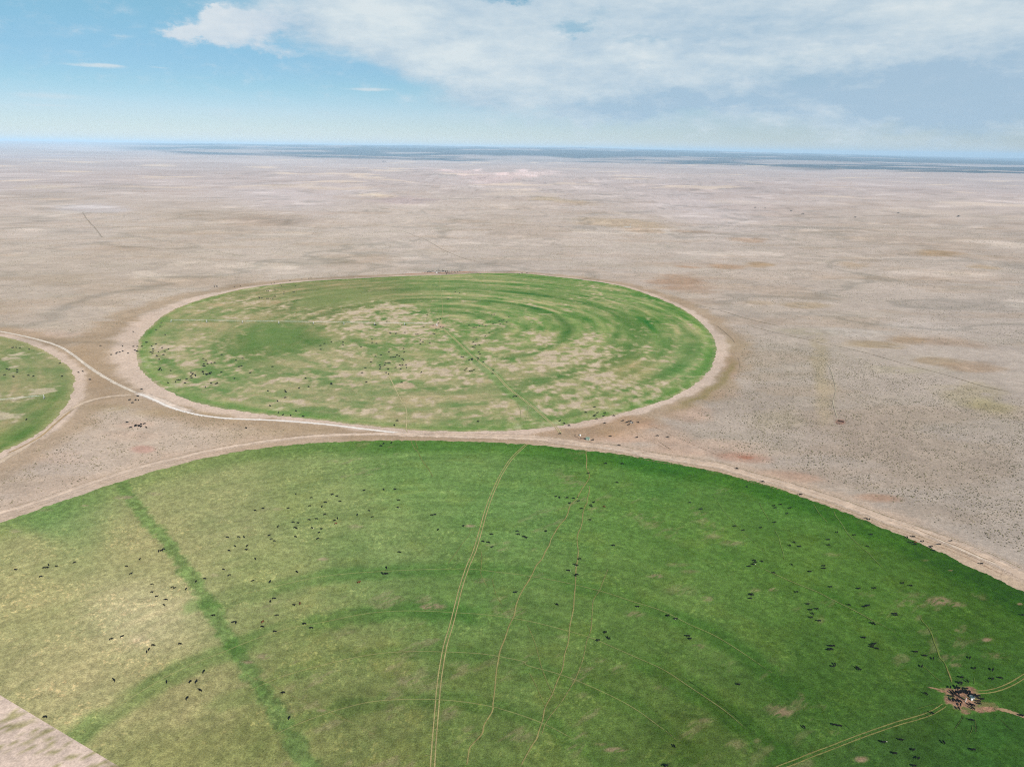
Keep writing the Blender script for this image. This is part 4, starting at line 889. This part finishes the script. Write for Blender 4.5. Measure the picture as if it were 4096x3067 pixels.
# the rest of the herd, far off: one mass
dg = COWM['stand', 'b']
dv = np.empty(len(dg.vertices)*3, np.float32); dg.vertices.foreach_get('co', dv); dv = dv.reshape(-1, 3)
dq = np.array([p.vertices[:] for p in dg.polygons if len(p.vertices) == 4]); dt = np.array([p.vertices[:] for p in dg.polygons if len(p.vertices) == 3])
gv = COWM['graze', 'b']
gvv = np.empty(len(gv.vertices)*3, np.float32); gv.vertices.foreach_get('co', gvv); gvv = gvv.reshape(-1, 3)
gq = np.array([p.vertices[:] for p in gv.polygons if len(p.vertices) == 4])
VV, QQ, TT, b0 = [], [], [], 0
for k, (d, X, Y, c) in enumerate(distant):
    a = heading(c, X, Y); ca, sa = math.cos(a), math.sin(a)
    v, q = (gvv, gq) if k % 3 else (dv, dq)
    v = v*1.25
    VV.append(np.c_[X+v[:, 0]*ca-v[:, 1]*sa, Y+v[:, 0]*sa+v[:, 1]*ca, v[:, 2]+float(height(X, Y))+.06]); QQ.append(q+b0); b0 += len(v)
hm = np_mesh('cattle_herd', np.concatenate(VV), np.concatenate(QQ), smooth=True)
tag(link('cattle_herd', hm, mat=M_BLACK), 'black cattle scattered across the far green circle and its far rim', 'cattle', kind='stuff')
# ---------------------------------------------------------------- farm equipment, tanks, fences
class MB:
    def __init__(s): s.bm = bmesh.new()
    def box(s, c, d, rz=0.0, taper=1.0, bev=0.0):
        x, y, z = d[0]/2, d[1]/2, d[2]/2
        M = Matrix.Translation(c) @ Matrix.Rotation(rz, 4, 'Z')
        v = [s.bm.verts.new(M @ Vector((sx*x*(taper if sz > 0 else 1), sy*y*(taper if sz > 0 else 1), sz*z))) for sz in (-1, 1) for sx, sy in ((-1,-1),(1,-1),(1,1),(-1,1))]
        fs = [s.bm.faces.new([v[i] for i in q]) for q in ((3,2,1,0),(4,5,6,7),(0,1,5,4),(1,2,6,5),(2,3,7,6),(3,0,4,7))]
        if bev: bmesh.ops.bevel(s.bm, geom=list({e for f in fs for e in f.edges}), offset=bev, segments=2, affect='EDGES')
        return s
    def tube(s, a, b, r, n=8, r2=None):
        a, b = Vector(a), Vector(b); d = (b-a); L = d.length
        bmesh.ops.create_cone(s.bm, cap_ends=True, segments=n, radius1=r, radius2=r if r2 is None else r2, depth=L,
                              matrix=Matrix.Translation((a+b)/2) @ d.to_track_quat('Z', 'Y').to_matrix().to_4x4())
        return s
    def torus(s, c, R, r, n=24, m=6, axis='Z'):
        rot = Matrix.Identity(4) if axis == 'Z' else (Matrix.Rotation(math.pi/2, 4, 'X') if axis == 'Y' else Matrix.Rotation(math.pi/2, 4, 'Y'))
        g = [[s.bm.verts.new(Vector(c)+(rot @ Vector(((R+r*math.cos(v))*math.cos(u), (R+r*math.cos(v))*math.sin(u), r*math.sin(v))))) for v in [j*2*math.pi/m for j in range(m)]] for u in [i*2*math.pi/n for i in range(n)]]
        for i in range(n):
            for j in range(m): s.bm.faces.new((g[i][j], g[(i+1) % n][j], g[(i+1) % n][(j+1) % m], g[i][(j+1) % m]))
        return s
    def lathe(s, c, prof, n=20):
        g = [[s.bm.verts.new((c[0]+r*math.cos(a), c[1]+r*math.sin(a), c[2]+z)) for a in [k*2*math.pi/n for k in range(n)]] for r, z in prof]
        for i in range(len(prof)-1):
            for k in range(n): s.bm.faces.new((g[i][k], g[i][(k+1) % n], g[i+1][(k+1) % n], g[i+1][k]))
        s.bm.faces.new(g[-1]); s.bm.faces.new(g[0][::-1])
        return s
    def build(s, name, mat, parent=None, smooth=False):
        me = bpy.data.meshes.new(name); bmesh.ops.recalc_face_normals(s.bm, faces=s.bm.faces); s.bm.to_mesh(me); s.bm.free()
        if smooth:
            for p in me.polygons: p.use_smooth = True
        return link(name, me, parent, mat)
M_GALV = plain('galvanised_steel', (.60, .61, .62), .5, .3, .12, 2)
M_PALE = plain('white_polyethylene', (.80, .80, .78), .5, 0, .06, 2)
M_STEEL = plain('grey_steel', (.34, .35, .36), .6, .3, .2, 2)
M_TYRE = plain('dark_rubber', (.02, .02, .02), .9)
M_WATER = plain('dull_water', (.05, .09, .09), .12, 0, .1)
M_GREEN = plain('green_painted_metal', (.13, .20, .15), .55, 0, .2, 1.5)
M_WOOD = plain('grey_timber', (.13, .10, .08), .9, 0, .35, 3)
M_DARKW = plain('dark_timber', (.028, .02, .015), .9, 0, .35, 3)
M_RUST = plain('rusty_pipe', (.16, .09, .06), .8, .2, .35, 4)
M_SOIL = plain('red_soil', (.22, .125, .085), .95, 0, .25, .6)
M_NEEDLE = plain('juniper_needles', (.022, .028, .018), .95, 0, .5, 1.2)
def drive_tower(x, root, pipe_z):
    t = empty('drive_tower', (x, 0, 0)); t.parent = root
    f = MB()
    for sy in (-1, 1):
        for dx in (-.35, .35): f.tube((dx, 0, pipe_z-.1), (dx*.3, sy*2.0, .75), .07, 6)
        f.tube((-.25, sy*1.0, pipe_z*.55+.2), (.25, sy*1.0, pipe_z*.55+.2), .05, 6)
    f.tube((0, -2.3, .72), (0, 2.3, .72), .10, 6)
    f.box((0, .0, pipe_z+.35), (.55, .5, .7), bev=.04)
    f.build('tower_frame', M_GALV, t)
    for sy in (-1, 1):
        w = MB().torus((0, sy*2.1, .68), .50, .18, 20, 8, 'Y').build('wheel', M_TYRE, t, True)
        MB().tube((-.12, sy*2.1, .68), (.12, sy*2.1, .68), .42, 14).build('rim', M_GALV, w)
def pivot(cx, cy, angle, dists, label):
    root = empty('pivot_sprinkler', (cx, cy, .06), angle); tag(root, label, 'irrigation machine')
    z = 3.9
    c = MB()
    for sx in (-1, 1):
        for sy in (-1, 1): c.tube((sx*1.5, sy*1.5, 0), (sx*.25, sy*.25, z), .09, 6)
    for k in (1.0, 2.2):
        q = 1.5-(1.25*k/z)
        for a, b in (((-q, -q), (q, -q)), ((q, -q), (q, q)), ((q, q), (-q, q)), ((-q, q), (-q, -q))): c.tube((*a, k), (*b, k), .05, 6)
    c.tube((0, 0, 0), (0, 0, z+.5), .16, 10)
    c.build('pivot_tower', M_GALV, root)
    MB().box((.9, -.9, 1.2), (.5, .35, .8), bev=.03).build('control_panel', M_PALE, root)
    prev = 0
    for d in dists:
        s = MB(); n = 9; L = d-prev
        arc = lambda t: z+.5*math.sin(math.pi*t)
        low = lambda t: z-1.15*math.sin(math.pi*t)+.25
        P_ = [(prev+L*k/n, 0, arc(k/n)) for k in range(n+1)]
        for a, b in zip(P_[:-1], P_[1:]): s.tube(a, b, .10, 7)
        tr = MB()
        Q_ = [(prev+L*(k+.5)/n, 0, low((k+.5)/n)) for k in range(n)]
        for a, b in zip(Q_[:-1], Q_[1:]): tr.tube(a, b, .05, 5)
        for k in range(n):
            for sy in (-.45, .45):
                tr.tube(Q_[k], (P_[k][0], sy*.3, P_[k][2]), .04, 5); tr.tube(Q_[k], (P_[k+1][0], sy*.3, P_[k+1][2]), .04, 5)
        dr = MB()
        for k in range(1, n): dr.tube((P_[k][0], .12, P_[k][2]), (P_[k][0], .12, 1.5), .02, 4)
        s.build('pipe_span', M_GALV, root); tr.build('truss', M_GALV, root); dr.build('drop_hose', M_STEEL, root)
        drive_tower(d, root, z); prev = d
tow = [1621, 1500, 1377, 1253, 1112, 963, 815, 668]
ds = [float(CF[0]-G(x, 1297)[0]) for x in tow]
pivot(CF[0], CF[1], math.pi+.0, ds, 'pale centre pivot sprinkler line standing across the far green circle')
ex, ey = (float(v) for v in G(177, 1594))
al = math.atan2(ey-CL[1], ex-CL[0]); LL = math.hypot(ex-CL[0], ey-CL[1])
pivot(CL[0], CL[1], al, [LL*k/8 for k in range(1, 9)], 'pale sprinkler line ending in the small left circle')
# watering place in the near circle
def at(px, py): X_, Y_ = G(px, py); return float(X_), float(Y_)
def zt(px, py): return at(Zt[0]+px/Zt[2], Zt[1]+py/Zt[2])
x, y = zt(1178, 690)
t = empty('stock_tank', (x, y, .06)); tag(t, 'round water tank with bright rim ringed by black cattle', 'water tank')
MB().lathe((0, 0, 0), [(1.25, 0), (1.28, .35), (1.25, .72), (1.18, .72), (1.18, .58)]).build('tank_wall', M_STEEL, t)
MB().lathe((0, 0, .585), [(1.16, 0), (1.16, .01)]).build('water_surface', M_WATER, t)
MB().box((1.22, -.1, .80), (.22, .7, .18), bev=.05).build('float_cover', M_PALE, t)
x, y = zt(1160, 735)
t = empty('water_barrel', (x, y-.3, .06)); tag(t, 'white barrel standing just below the water tank', 'barrel')
MB().lathe((0, 0, 0), [(.40, 0), (.46, .1), (.47, .5), (.46, .9), (.38, 1.0), (.12, 1.06)]).build('barrel_body', M_PALE, t, True)
MB().torus((0, 0, .5), .48, .03, 20, 6).build('hoop', M_STEEL, t)
x, y = zt(1050, 775)
t = empty('marker_post', (x, y, .06)); tag(t, 'white post with long shadow left of the barrel', 'post')
MB().tube((0, 0, 0), (0, 0, 2.3), .14, 10).build('post', M_PALE, t); MB().lathe((0, 0, 2.3), [(.18, 0), (.18, .08), (.05, .16)]).build('post_cap', M_GALV, t)
x, y = zt(930, 770)
t = empty('mineral_feeder', (x, y, .06)); tag(t, 'small white mineral feeder among cows at trough left end', 'feeder')
MB().lathe((0, 0, 0), [(.30, 0), (.36, .1), (.40, .45), (.34, .5)]).build('feed_tub', M_TYRE, t, True); MB().lathe((0, 0, .5), [(.42, 0), (.40, .18), (.15, .42)]).build('hood', M_PALE, t, True)
# the trough itself, a long half pipe on the trampled ground
x, y = zt(960, 690); x2, y2 = zt(880, 640)
t = empty('feed_trough', (x, y, .06), math.atan2(y2-y, x2-x)); tag(t, 'long dark low trough on bare soil, left of the tank', 'trough')
b = MB(); b.box((0, 0, .25), (4.2, .10, .4)); b.box((0, .6, .25), (4.2, .10, .4)); b.box((0, .3, .08), (4.2, .5, .06)); b.box((-2.05, .3, .25), (.08, .5, .38)); b.box((2.05, .3, .25), (.08, .5, .38)); b.build('trough_body', M_DARKW, t)
for k in (-1.6, 0, 1.6): MB().box((k, .3, .02), (.12, .8, .1)).build('leg', M_WOOD, t)
# pump corner where the roads meet
def jt(px, py): return at(2250+px/5.53, 1650+py/5.53)
x, y = jt(555, 598)
t = empty('pump_shed', (x, y, .0), -.10); tag(t, 'small green pump shed with a white end wall beside the road', 'shed')
MB().box((0, 0, 1.05), (3.6, 2.4, 2.1)).build('wall', M_GREEN, t)
MB().box((1.86, 0, 1.05), (.10, 2.3, 2.05)).build('end_wall', M_PALE, t)
r_ = MB()
for s in (-1, 1):
    v = [r_.bm.verts.new(p) for p in ((-2.0, s*1.42, 2.02), (2.05, s*1.42, 2.02), (2.05, 0, 2.75), (-2.0, 0, 2.75), (-2.0, s*1.42, 2.12), (2.05, s*1.42, 2.12), (2.05, 0, 2.85), (-2.0, 0, 2.85))]
    for q in ((0,1,2,3),(4,5,6,7),(0,1,5,4),(1,2,6,5),(2,3,7,6),(3,0,4,7)): r_.bm.faces.new([v[i] for i in q])
r_.build('roof', M_GREEN, t)
d_ = MB().box((-.5, -1.23, .95), (.85, .06, 1.85)).build('door', M_STEEL, t)
MB().box((-.8, -1.28, .95), (.06, .05, .16)).build('handle', M_GALV, d_)
x, y = jt(390, 512)
t = empty('water_tank', (x, y, .0)); tag(t, 'squat white water tank left of the green shed', 'tank')
MB().lathe((0, 0, 0), [(.72, 0), (.76, .4), (.76, 1.2), (.66, 1.4), (.3, 1.55)]).build('tank_body', M_PALE, t, True); MB().lathe((0, 0, 1.54), [(.28, 0), (.28, .1), (.2, .14)]).build('lid', M_GREEN, t)
x, y = jt(445, 575)
t = empty('pipe_stack', (x, y, .05), -.35); tag(t, 'stack of rusty pipes on bare dirt between tank and shed', 'pipes')
b = MB()
for k in range(4): b.tube((-2.4, k*.30-.45, .14), (2.4, k*.30-.45, .14), .14, 8)
for k in range(3): b.tube((-2.3, k*.30-.30, .39), (2.5, k*.30-.30, .39), .14, 8)
b.build('pipes', M_RUST, t)
for k in (-1.8, 1.8): MB().box((k, 0, .02), (.14, 1.5, .10)).build('bearer', M_WOOD, t)
pp = [jt(*q) for q in ((282, 500), (290, 535), (318, 558), (355, 580), (395, 600))]
t = empty('corral_panel', (pp[0][0], pp[0][1], .05)); tag(t, 'low rusty pipe corral fence curving left of the white tank', 'fence')
for i, p in enumerate(pp): MB().tube((p[0]-pp[0][0], p[1]-pp[0][1], 0), (p[0]-pp[0][0], p[1]-pp[0][1], 1.5), .09, 8).build('post', M_RUST, t)
b = MB()
for a_, c_ in zip(pp[:-1], pp[1:]):
    for z_ in (.5, .95, 1.4): b.tube((a_[0]-pp[0][0], a_[1]-pp[0][1], z_), (c_[0]-pp[0][0], c_[1]-pp[0][1], z_), .05, 6)
b.build('rail', M_RUST, t)
def ring_feeder(x, y, z, label, R=1.5):
    t = empty('ring_feeder', (x, y, z)); tag(t, label, 'feeder')
    b = MB(); b.torus((0, 0, .06), R, .05, 28, 6); b.torus((0, 0, .6), R, .05, 28, 6); b.torus((0, 0, 1.1), R, .06, 28, 6); b.build('ring', M_GALV, t, True)
    b = MB()
    for k in range(14):
        a_ = k/14*2*math.pi; b.tube((R*math.cos(a_), R*math.sin(a_), .05), (R*math.cos(a_), R*math.sin(a_), 1.12), .035, 6)
    b.build('upright', M_GALV, t)
    MB().lathe((0, 0, 0), [(R*.8, 0), (R*.75, .35), (R*.5, .6), (R*.2, .7)], 14).build('hay', plain('old_hay', (.30, .24, .13), .95), t)
x, y = jt(1533, 228); ring_feeder(x, y, .0, 'pale ring feeder among black cattle on the junction dirt')
x, y = at(1747, 1091)
t = empty('rim_stock_tank', (x, y, float(height(x, y))-.1)); tag(t, 'wide pale water tank among cattle at the far rim', 'water tank')
MB().lathe((0, 0, 0), [(3.0, 0), (3.05, .4), (3.0, .9), (2.85, .9), (2.85, .7)], 28).build('tank_wall', M_PALE, t); MB().lathe((0, 0, .705), [(2.83, 0), (2.83, .01)], 28).build('water_surface', M_WATER, t)
# windbreak on its red soil bank
x, y = at(3363, 1687)
t = empty('windbreak', (x, y, .0), -.62); tag(t, 'dark low timber windbreak on red soil in right sagebrush', 'windbreak')
b = MB()
for k in range(20): b.box((-3.0+k*.31, 0, .8), (.24, .08, 1.6))
b.build('boards', M_DARKW, t)
for k in (-2.8, -.9, .9, 2.8): MB().box((k, .13, .8), (.14, .14, 1.7)).build('post', M_WOOD, t)
MB().box((-.2, .1, 1.35), (6.3, .08, .12)).build('rail', M_WOOD, t)
b = MB()
v = [b.bm.verts.new(p) for p in [(3.3*math.cos(a_)-.4, 4.2*math.sin(a_)-4.6, .03+.02*k) for k, a_ in enumerate([i*math.pi/6 for i in range(12)])]]
top = [b.bm.verts.new((q.co.x*.75, -4.6+(q.co.y+4.6)*.75, .22)) for q in v]
for i in range(12): b.bm.faces.new((v[i], v[(i+1) % 12], top[(i+1) % 12], top[i]))
b.bm.faces.new(top); b.build('soil_bank', M_SOIL, t, True)
# distant lattice mast on a pale pad
x, y = at(2520, 908); z = float(height(x, y))
# follow the rising terrain along the sight line
for _ in range(12):
    k = 1-z/HGT; x, y = at(2520, 908); x *= k; y *= k; z = float(height(x, y))
t = empty('windmill', (x, y, z)); tag(t, 'lone steel windmill on a pale pad on far range', 'windmill')
b = MB()
for sx in (-1, 1):
    for sy in (-1, 1): b.tube((sx*1.4, sy*1.4, 0), (sx*.15, sy*.15, 11), .12, 5)
for k in range(1, 6):
    q = 1.4-1.25*k/6
    for a_, c_ in (((-q, -q), (q, -q)), ((q, -q), (q, q)), ((q, q), (-q, q)), ((-q, q), (-q, -q))): b.tube((*a_, 11*k/6), (*c_, 11*k/6), .08, 4)
b.build('tower', M_STEEL, t)
f_ = MB()
for k in range(12):
    a_ = k/12*2*math.pi; f_.tube((.3*math.cos(a_), -.5, 11.3+.3*math.sin(a_)), (1.6*math.cos(a_), -.5, 11.3+1.6*math.sin(a_)), .16, 4)
f_.build('fan', M_STEEL, t); MB().box((0, 1.2, 11.3), (.05, 1.6, .9)).build('tail_vane', M_STEEL, t)
MB().lathe((-9, -6, -.6), [(13, 0), (13, .75), (12, .9)], 24).build('pad', plain('pale_gravel', (.50, .46, .42), .95), t)
# junipers far off on the right
def sight(px, py):
    x0, y0 = at(px, py); z = 0.0
    for _ in range(30): k = 1-z/HGT; z = .5*z+.5*float(height(x0*k, y0*k))
    k = 1-z/HGT
    return x0*k, y0*k, float(height(x0*k, y0*k))
JUN = [(3021, 832, 'leftmost lone dark juniper far out on right range'), (3060, 834, 'small dark juniper second from left on far right range'), (3164, 846, 'dark juniper left of the pale scar on far right range'), (3211, 858, 'dark juniper on the pale scar on far right range'), (3421, 871, 'dark juniper midway along the far right tree line'), (3593, 854, 'dark juniper beside a sandy scar at far right'), (3833, 868, 'widest dark juniper at the far right edge'), (1533, 649, 'left of two tiny dark trees far below the horizon'), (1540, 649, 'right of two tiny dark trees far below the horizon')]
def juniper(px, py, lab, R):
    x, y, z = sight(px, py)
    t = empty('juniper_tree', (x, y, z)); tag(t, lab, 'tree', 'junipers far off on the range')
    MB().tube((0, 0, -.3), (0, 0, R*.8), R*.12, 7, R*.05).build('trunk', M_WOOD, t)
    r = random.Random(int(px)); b = MB()
    for k in range(70):
        a_ = r.uniform(0, 6.28); q = R*math.sqrt(r.random())*.95; h = R*.25+r.random()*R*1.25*(1-.5*(q/R)**2)
        c = Vector((q*math.cos(a_)*1.3, q*math.sin(a_), h)); s_ = R*r.uniform(.16, .32)
        vs = [b.bm.verts.new(c+Vector((r.uniform(-1, 1), r.uniform(-1, 1), r.uniform(-1, 1)))*s_) for _ in range(4)]
        for q_ in ((0,1,2),(0,2,3),(0,3,1),(1,3,2)): b.bm.faces.new([vs[i] for i in q_])
    b.build('crown', M_NEEDLE, t)
for i, (px, py, lab) in enumerate(JUN):
    juniper(px, py, lab, (4.2, 2.8, 4.2, 4.8, 4.2, 4.2, 6.0, 13, 11)[i])
# ---------------------------------------------------------------- air
hz = bpy.data.materials.new('haze'); tt = nt(hz); n = N(tt)
vol = n.n('ShaderNodeVolumePrincipled', ins={'Color': HAZE_C, 'Density': HAZE, 'Anisotropy': -.15})
n.n('ShaderNodeOutputMaterial', ins={'Volume': vol.outputs[0]})
HX = 78000.0
zmin = float(Zg.min())-2; zmax = float(Zg.max())+6
b = MB(); b.box((0, 31500, (zmin+zmax)/2), (2*HX, 83000, zmax-zmin))
ho = b.build('haze', hz); ho['kind'] = 'stuff'; ho['label'] = 'pale blue haze lying over the plain'; ho['category'] = 'haze'
print('haze', zmin, zmax, 'verts', len(Zg), 'cows', len(near), len(distant))
# ---------------------------------------------------------------- sun and sky
SUN_EL = math.radians(32.4); AZ = math.atan2(.528, -.849)
sd = Vector((math.sin(AZ)*math.cos(SUN_EL), math.cos(AZ)*math.cos(SUN_EL), math.sin(SUN_EL)))
sl = bpy.data.lights.new('sun', 'SUN'); sl.energy = SUN_E; sl.angle = math.radians(.53); sl.color = (1, .95, .87)
so = bpy.data.objects.new('sun', sl); COL.objects.link(so); so.rotation_euler = (-sd).to_track_quat('-Z', 'Y').to_euler()
so.location = (0, 0, 900)
wd = bpy.data.worlds.new('World'); S.world = wd; wd.use_nodes = True
tt = wd.node_tree; tt.nodes.clear(); n = N(tt)
sky = n.n('ShaderNodeTexSky', sky_type='NISHITA'); sky.sun_disc = False; sky.sun_elevation = SUN_EL; sky.sun_rotation = AZ
sky.altitude = 1500; sky.air_density = SKY_AIR; sky.dust_density = SKY_DUST; sky.ozone_density = SKY_OZ
dirv = n.n('ShaderNodeTexCoord').outputs['Generated']
sep = n.n('ShaderNodeSeparateXYZ', ins={0: dirv})
az = n.m('ARCTAN2', sep.outputs[0], sep.outputs[1]); el = n.m('ARCSINE', sep.outputs[2])
ae = n.n('ShaderNodeCombineXYZ', ins={0: az, 1: el, 2: 0.0}).outputs[0]
def skydir(a, b_):
    u = (a*K2-CX)/F; v = (b_*K2-CY)/F
    u2 = u*cr+v*sr; v2 = -u*sr+v*cr
    d = Vector((u2, cp-v2*sp, -(sp+v2*cp))).normalized()
    return math.atan2(d.x, d.y), math.asin(d.z)
def nz(scale, stretch, seed, detail=6, rough=.6):
    v = n.vm('ADD', n.vm('MULTIPLY', ae, (1, stretch, 1)), (seed*1.7, seed*.9, seed*2.3))
    return n.n('ShaderNodeTexNoise', ins={'Vector': v, 'Scale': scale, 'Detail': detail, 'Roughness': rough}).outputs['Color']
def warp(amount, scale, stretch, seed):
    return n.vm('MULTIPLY', n.vm('SUBTRACT', nz(scale, stretch, seed), (.5, .5, .5)), (amount, amount/stretch, 0))
pw = n.vm('ADD', n.vm('ADD', ae, warp(.16, 7, 2.2, 3)), warp(.045, 40, 1.6, 5))
ps = n.vm('ADD', n.vm('ADD', ae, warp(.05, 26, 3, 8)), warp(.03, 60, 1.4, 9))
p3 = n.vm('ADD', ae, warp(.022, 30, 5, 8))
def blob(q, a, b_, rx, ry, amp, soft=.15):
    c = skydir(a, b_); k = F/K2
    d = n.vm('MULTIPLY', n.vm('SUBTRACT', q, (c[0], c[1], 0)), (k/rx, k/ry, 0))
    return n.mr(n.vm('LENGTH', d), soft, 1.0, amp, 0.0)
def total(bl):
    r = None
    for x_ in bl: r = x_ if r is None else n.m('ADD', r, x_)
    return r
mass = total([blob(pw, *q) for q in [(720,40,330,85,.55),(900,115,300,120,.5),(1150,130,380,170,.75),(1500,90,620,160,.8),(1950,80,600,230,.85),(1650,210,620,90,.6),(1250,215,360,75,.35),(1020,10,420,80,.55),(2150,260,300,90,.35),(1100,60,500,120,.35)]])
gap = total([blob(pw, *q) for q in [(1250,66,75,16,.8),(1070,8,120,22,.9),(1395,88,110,14,.5),(1250,48,110,14,.4),(860,180,170,40,.35),(1120,6,60,26,.6)]])
fine = n.n('ShaderNodeSeparateColor', ins={0: nz(5, 3.0, 11, 8, .62)}).outputs[0]
wisp = n.n('ShaderNodeSeparateColor', ins={0: nz(16, 3.5, 14, 8, .65)}).outputs[0]
puff = n.n('ShaderNodeSeparateColor', ins={0: nz(30, 1.5, 21, 8, .68)}).outputs[0]
fm = n.m('ADD', n.m('MULTIPLY', fine, 1.1), n.m('MULTIPLY', wisp, .45))
cm = n.m('SUBTRACT', n.m('ADD', n.m('MULTIPLY', n.m('MINIMUM', mass, .95), 1.15), n.m('MULTIPLY', n.m('SUBTRACT', fm, .80), 1.25)), n.m('MULTIPLY', gap, .85))
cm = n.mr(cm, -.05, 1.05)
head = total([blob(ps, *q, .0) for q in [(470,36,62,26,1.3),(425,72,80,26,1.2),(520,60,120,40,1.2),(560,102,90,13,.8),(610,117,60,9,.7),(590,40,140,36,1.1),(380,66,40,14,.9),(445,18,30,10,.9),(480,78,110,22,1.0)]])
hm_ = n.mr(n.m('ADD', head, n.m('ADD', n.m('MULTIPLY', n.m('SUBTRACT', wisp, .5), 1.6), n.m('MULTIPLY', n.m('SUBTRACT', puff, .5), 2.0))), -.05, 1.45)
small = total([blob(p3, *q, .0) for q in [(200,142,74,6,1.0),(235,141,40,5,.6),(797,193,70,5,1.0),(345,147,30,3,.5),(260,78,36,5,.4),(165,112,50,5,.35),(110,207,110,9,.45),(110,228,90,4,.5),(150,214,140,16,.25),(250,265,50,4,.5),(60,262,80,4,.3)]])
sm_ = n.mr(n.m('ADD', small, n.m('MULTIPLY', n.m('SUBTRACT', wisp, .5), .7)), .05, 1.2, 0, .85)
ramp = n.n('ShaderNodeValToRGB', ins={0: n.mr(el, -.02, .22, 0, 1, False)})
cr_ = ramp.color_ramp; cr_.interpolation = 'EASE'
for i, (p_, c_) in enumerate(SKY_TINT):
    q_ = cr_.elements[i] if i < 2 else cr_.elements.new(p_)
    q_.position = p_; q_.color = (*c_, 1)
base = n.n('ShaderNodeVectorMath', operation='MULTIPLY', ins={0: sky.outputs[0], 1: n.vm('MULTIPLY', ramp.outputs[0], (1.5, 1.5, 1.5))}).outputs[0]
shade = total([blob(pw, *q) for q in [(1400,232,260,40,.8),(1680,215,280,55,.7),(2060,240,260,70,.9),(2150,160,200,80,.7),(1950,180,220,70,.6),(980,225,160,30,.4),(1560,60,260,40,.25),(640,80,120,30,.35),(1750,110,220,40,.2)]])
lit = total([blob(pw, *q) for q in [(820,40,120,70,.7),(960,110,110,60,.6),(1080,120,160,80,.4),(1750,120,260,26,.55),(1340,128,160,26,.5),(2100,30,240,50,.35),(480,30,90,34,.6),(430,70,70,20,.5)]])
tone = n.m('ADD', n.m('ADD', n.m('MULTIPLY', n.m('SUBTRACT', wisp, .5), 2.0), n.m('MULTIPLY', n.m('SUBTRACT', puff, .5), .9)), n.m('SUBTRACT', lit, shade))
tone = n.mr(tone, -.8, .8, 0, 1, False)
def emis(c): return tuple(lin(c)/EXPO/SKY_S)
cloud = n.mixc(tone, emis((168, 194, 215)), emis((222, 231, 234)))
c1 = n.mixc(n.m('MULTIPLY', cm, .93), base, cloud)
c2 = n.mixc(n.m('MULTIPLY', hm_, .92), c1, n.mixc(tone, emis((190, 208, 224)), emis((224, 230, 234))))
c3 = n.mixc(sm_, c2, emis((212, 224, 230)))
bg = n.n('ShaderNodeBackground', ins={'Color': c3, 'Strength': SKY_S})
n.n('ShaderNodeOutputWorld', ins={0: bg.outputs[0]})
# ---------------------------------------------------------------- camera
cd = bpy.data.cameras.new('camera'); cd.sensor_width = 36; cd.lens = F/4096*36; cd.clip_start = 1; cd.clip_end = 250000
co = bpy.data.objects.new('camera', cd); COL.objects.link(co); S.camera = co
R0 = Vector((1, 0, 0)); D0 = Vector((0, -sp, -cp)); F0 = Vector((0, cp, -sp))
Rc = R0*cr-D0*sr; Dc = R0*sr+D0*cr
M = Matrix((Rc, -Dc, -F0)).transposed().to_4x4(); M.translation = (0, 0, HGT)
co.matrix_world = M
S.render.engine = 'CYCLES'
S.cycles.use_denoising = False; S.cycles.volume_bounces = 1; S.cycles.max_bounces = 6; S.cycles.diffuse_bounces = 2; S.cycles.transparent_max_bounces = 24
S.cycles.filter_width = 1.1
vs = S.view_settings; vs.view_transform = 'Standard'; vs.look = 'None'; vs.gamma = 1; vs.use_curve_mapping = False
vs.exposure = math.log2(EXPO)
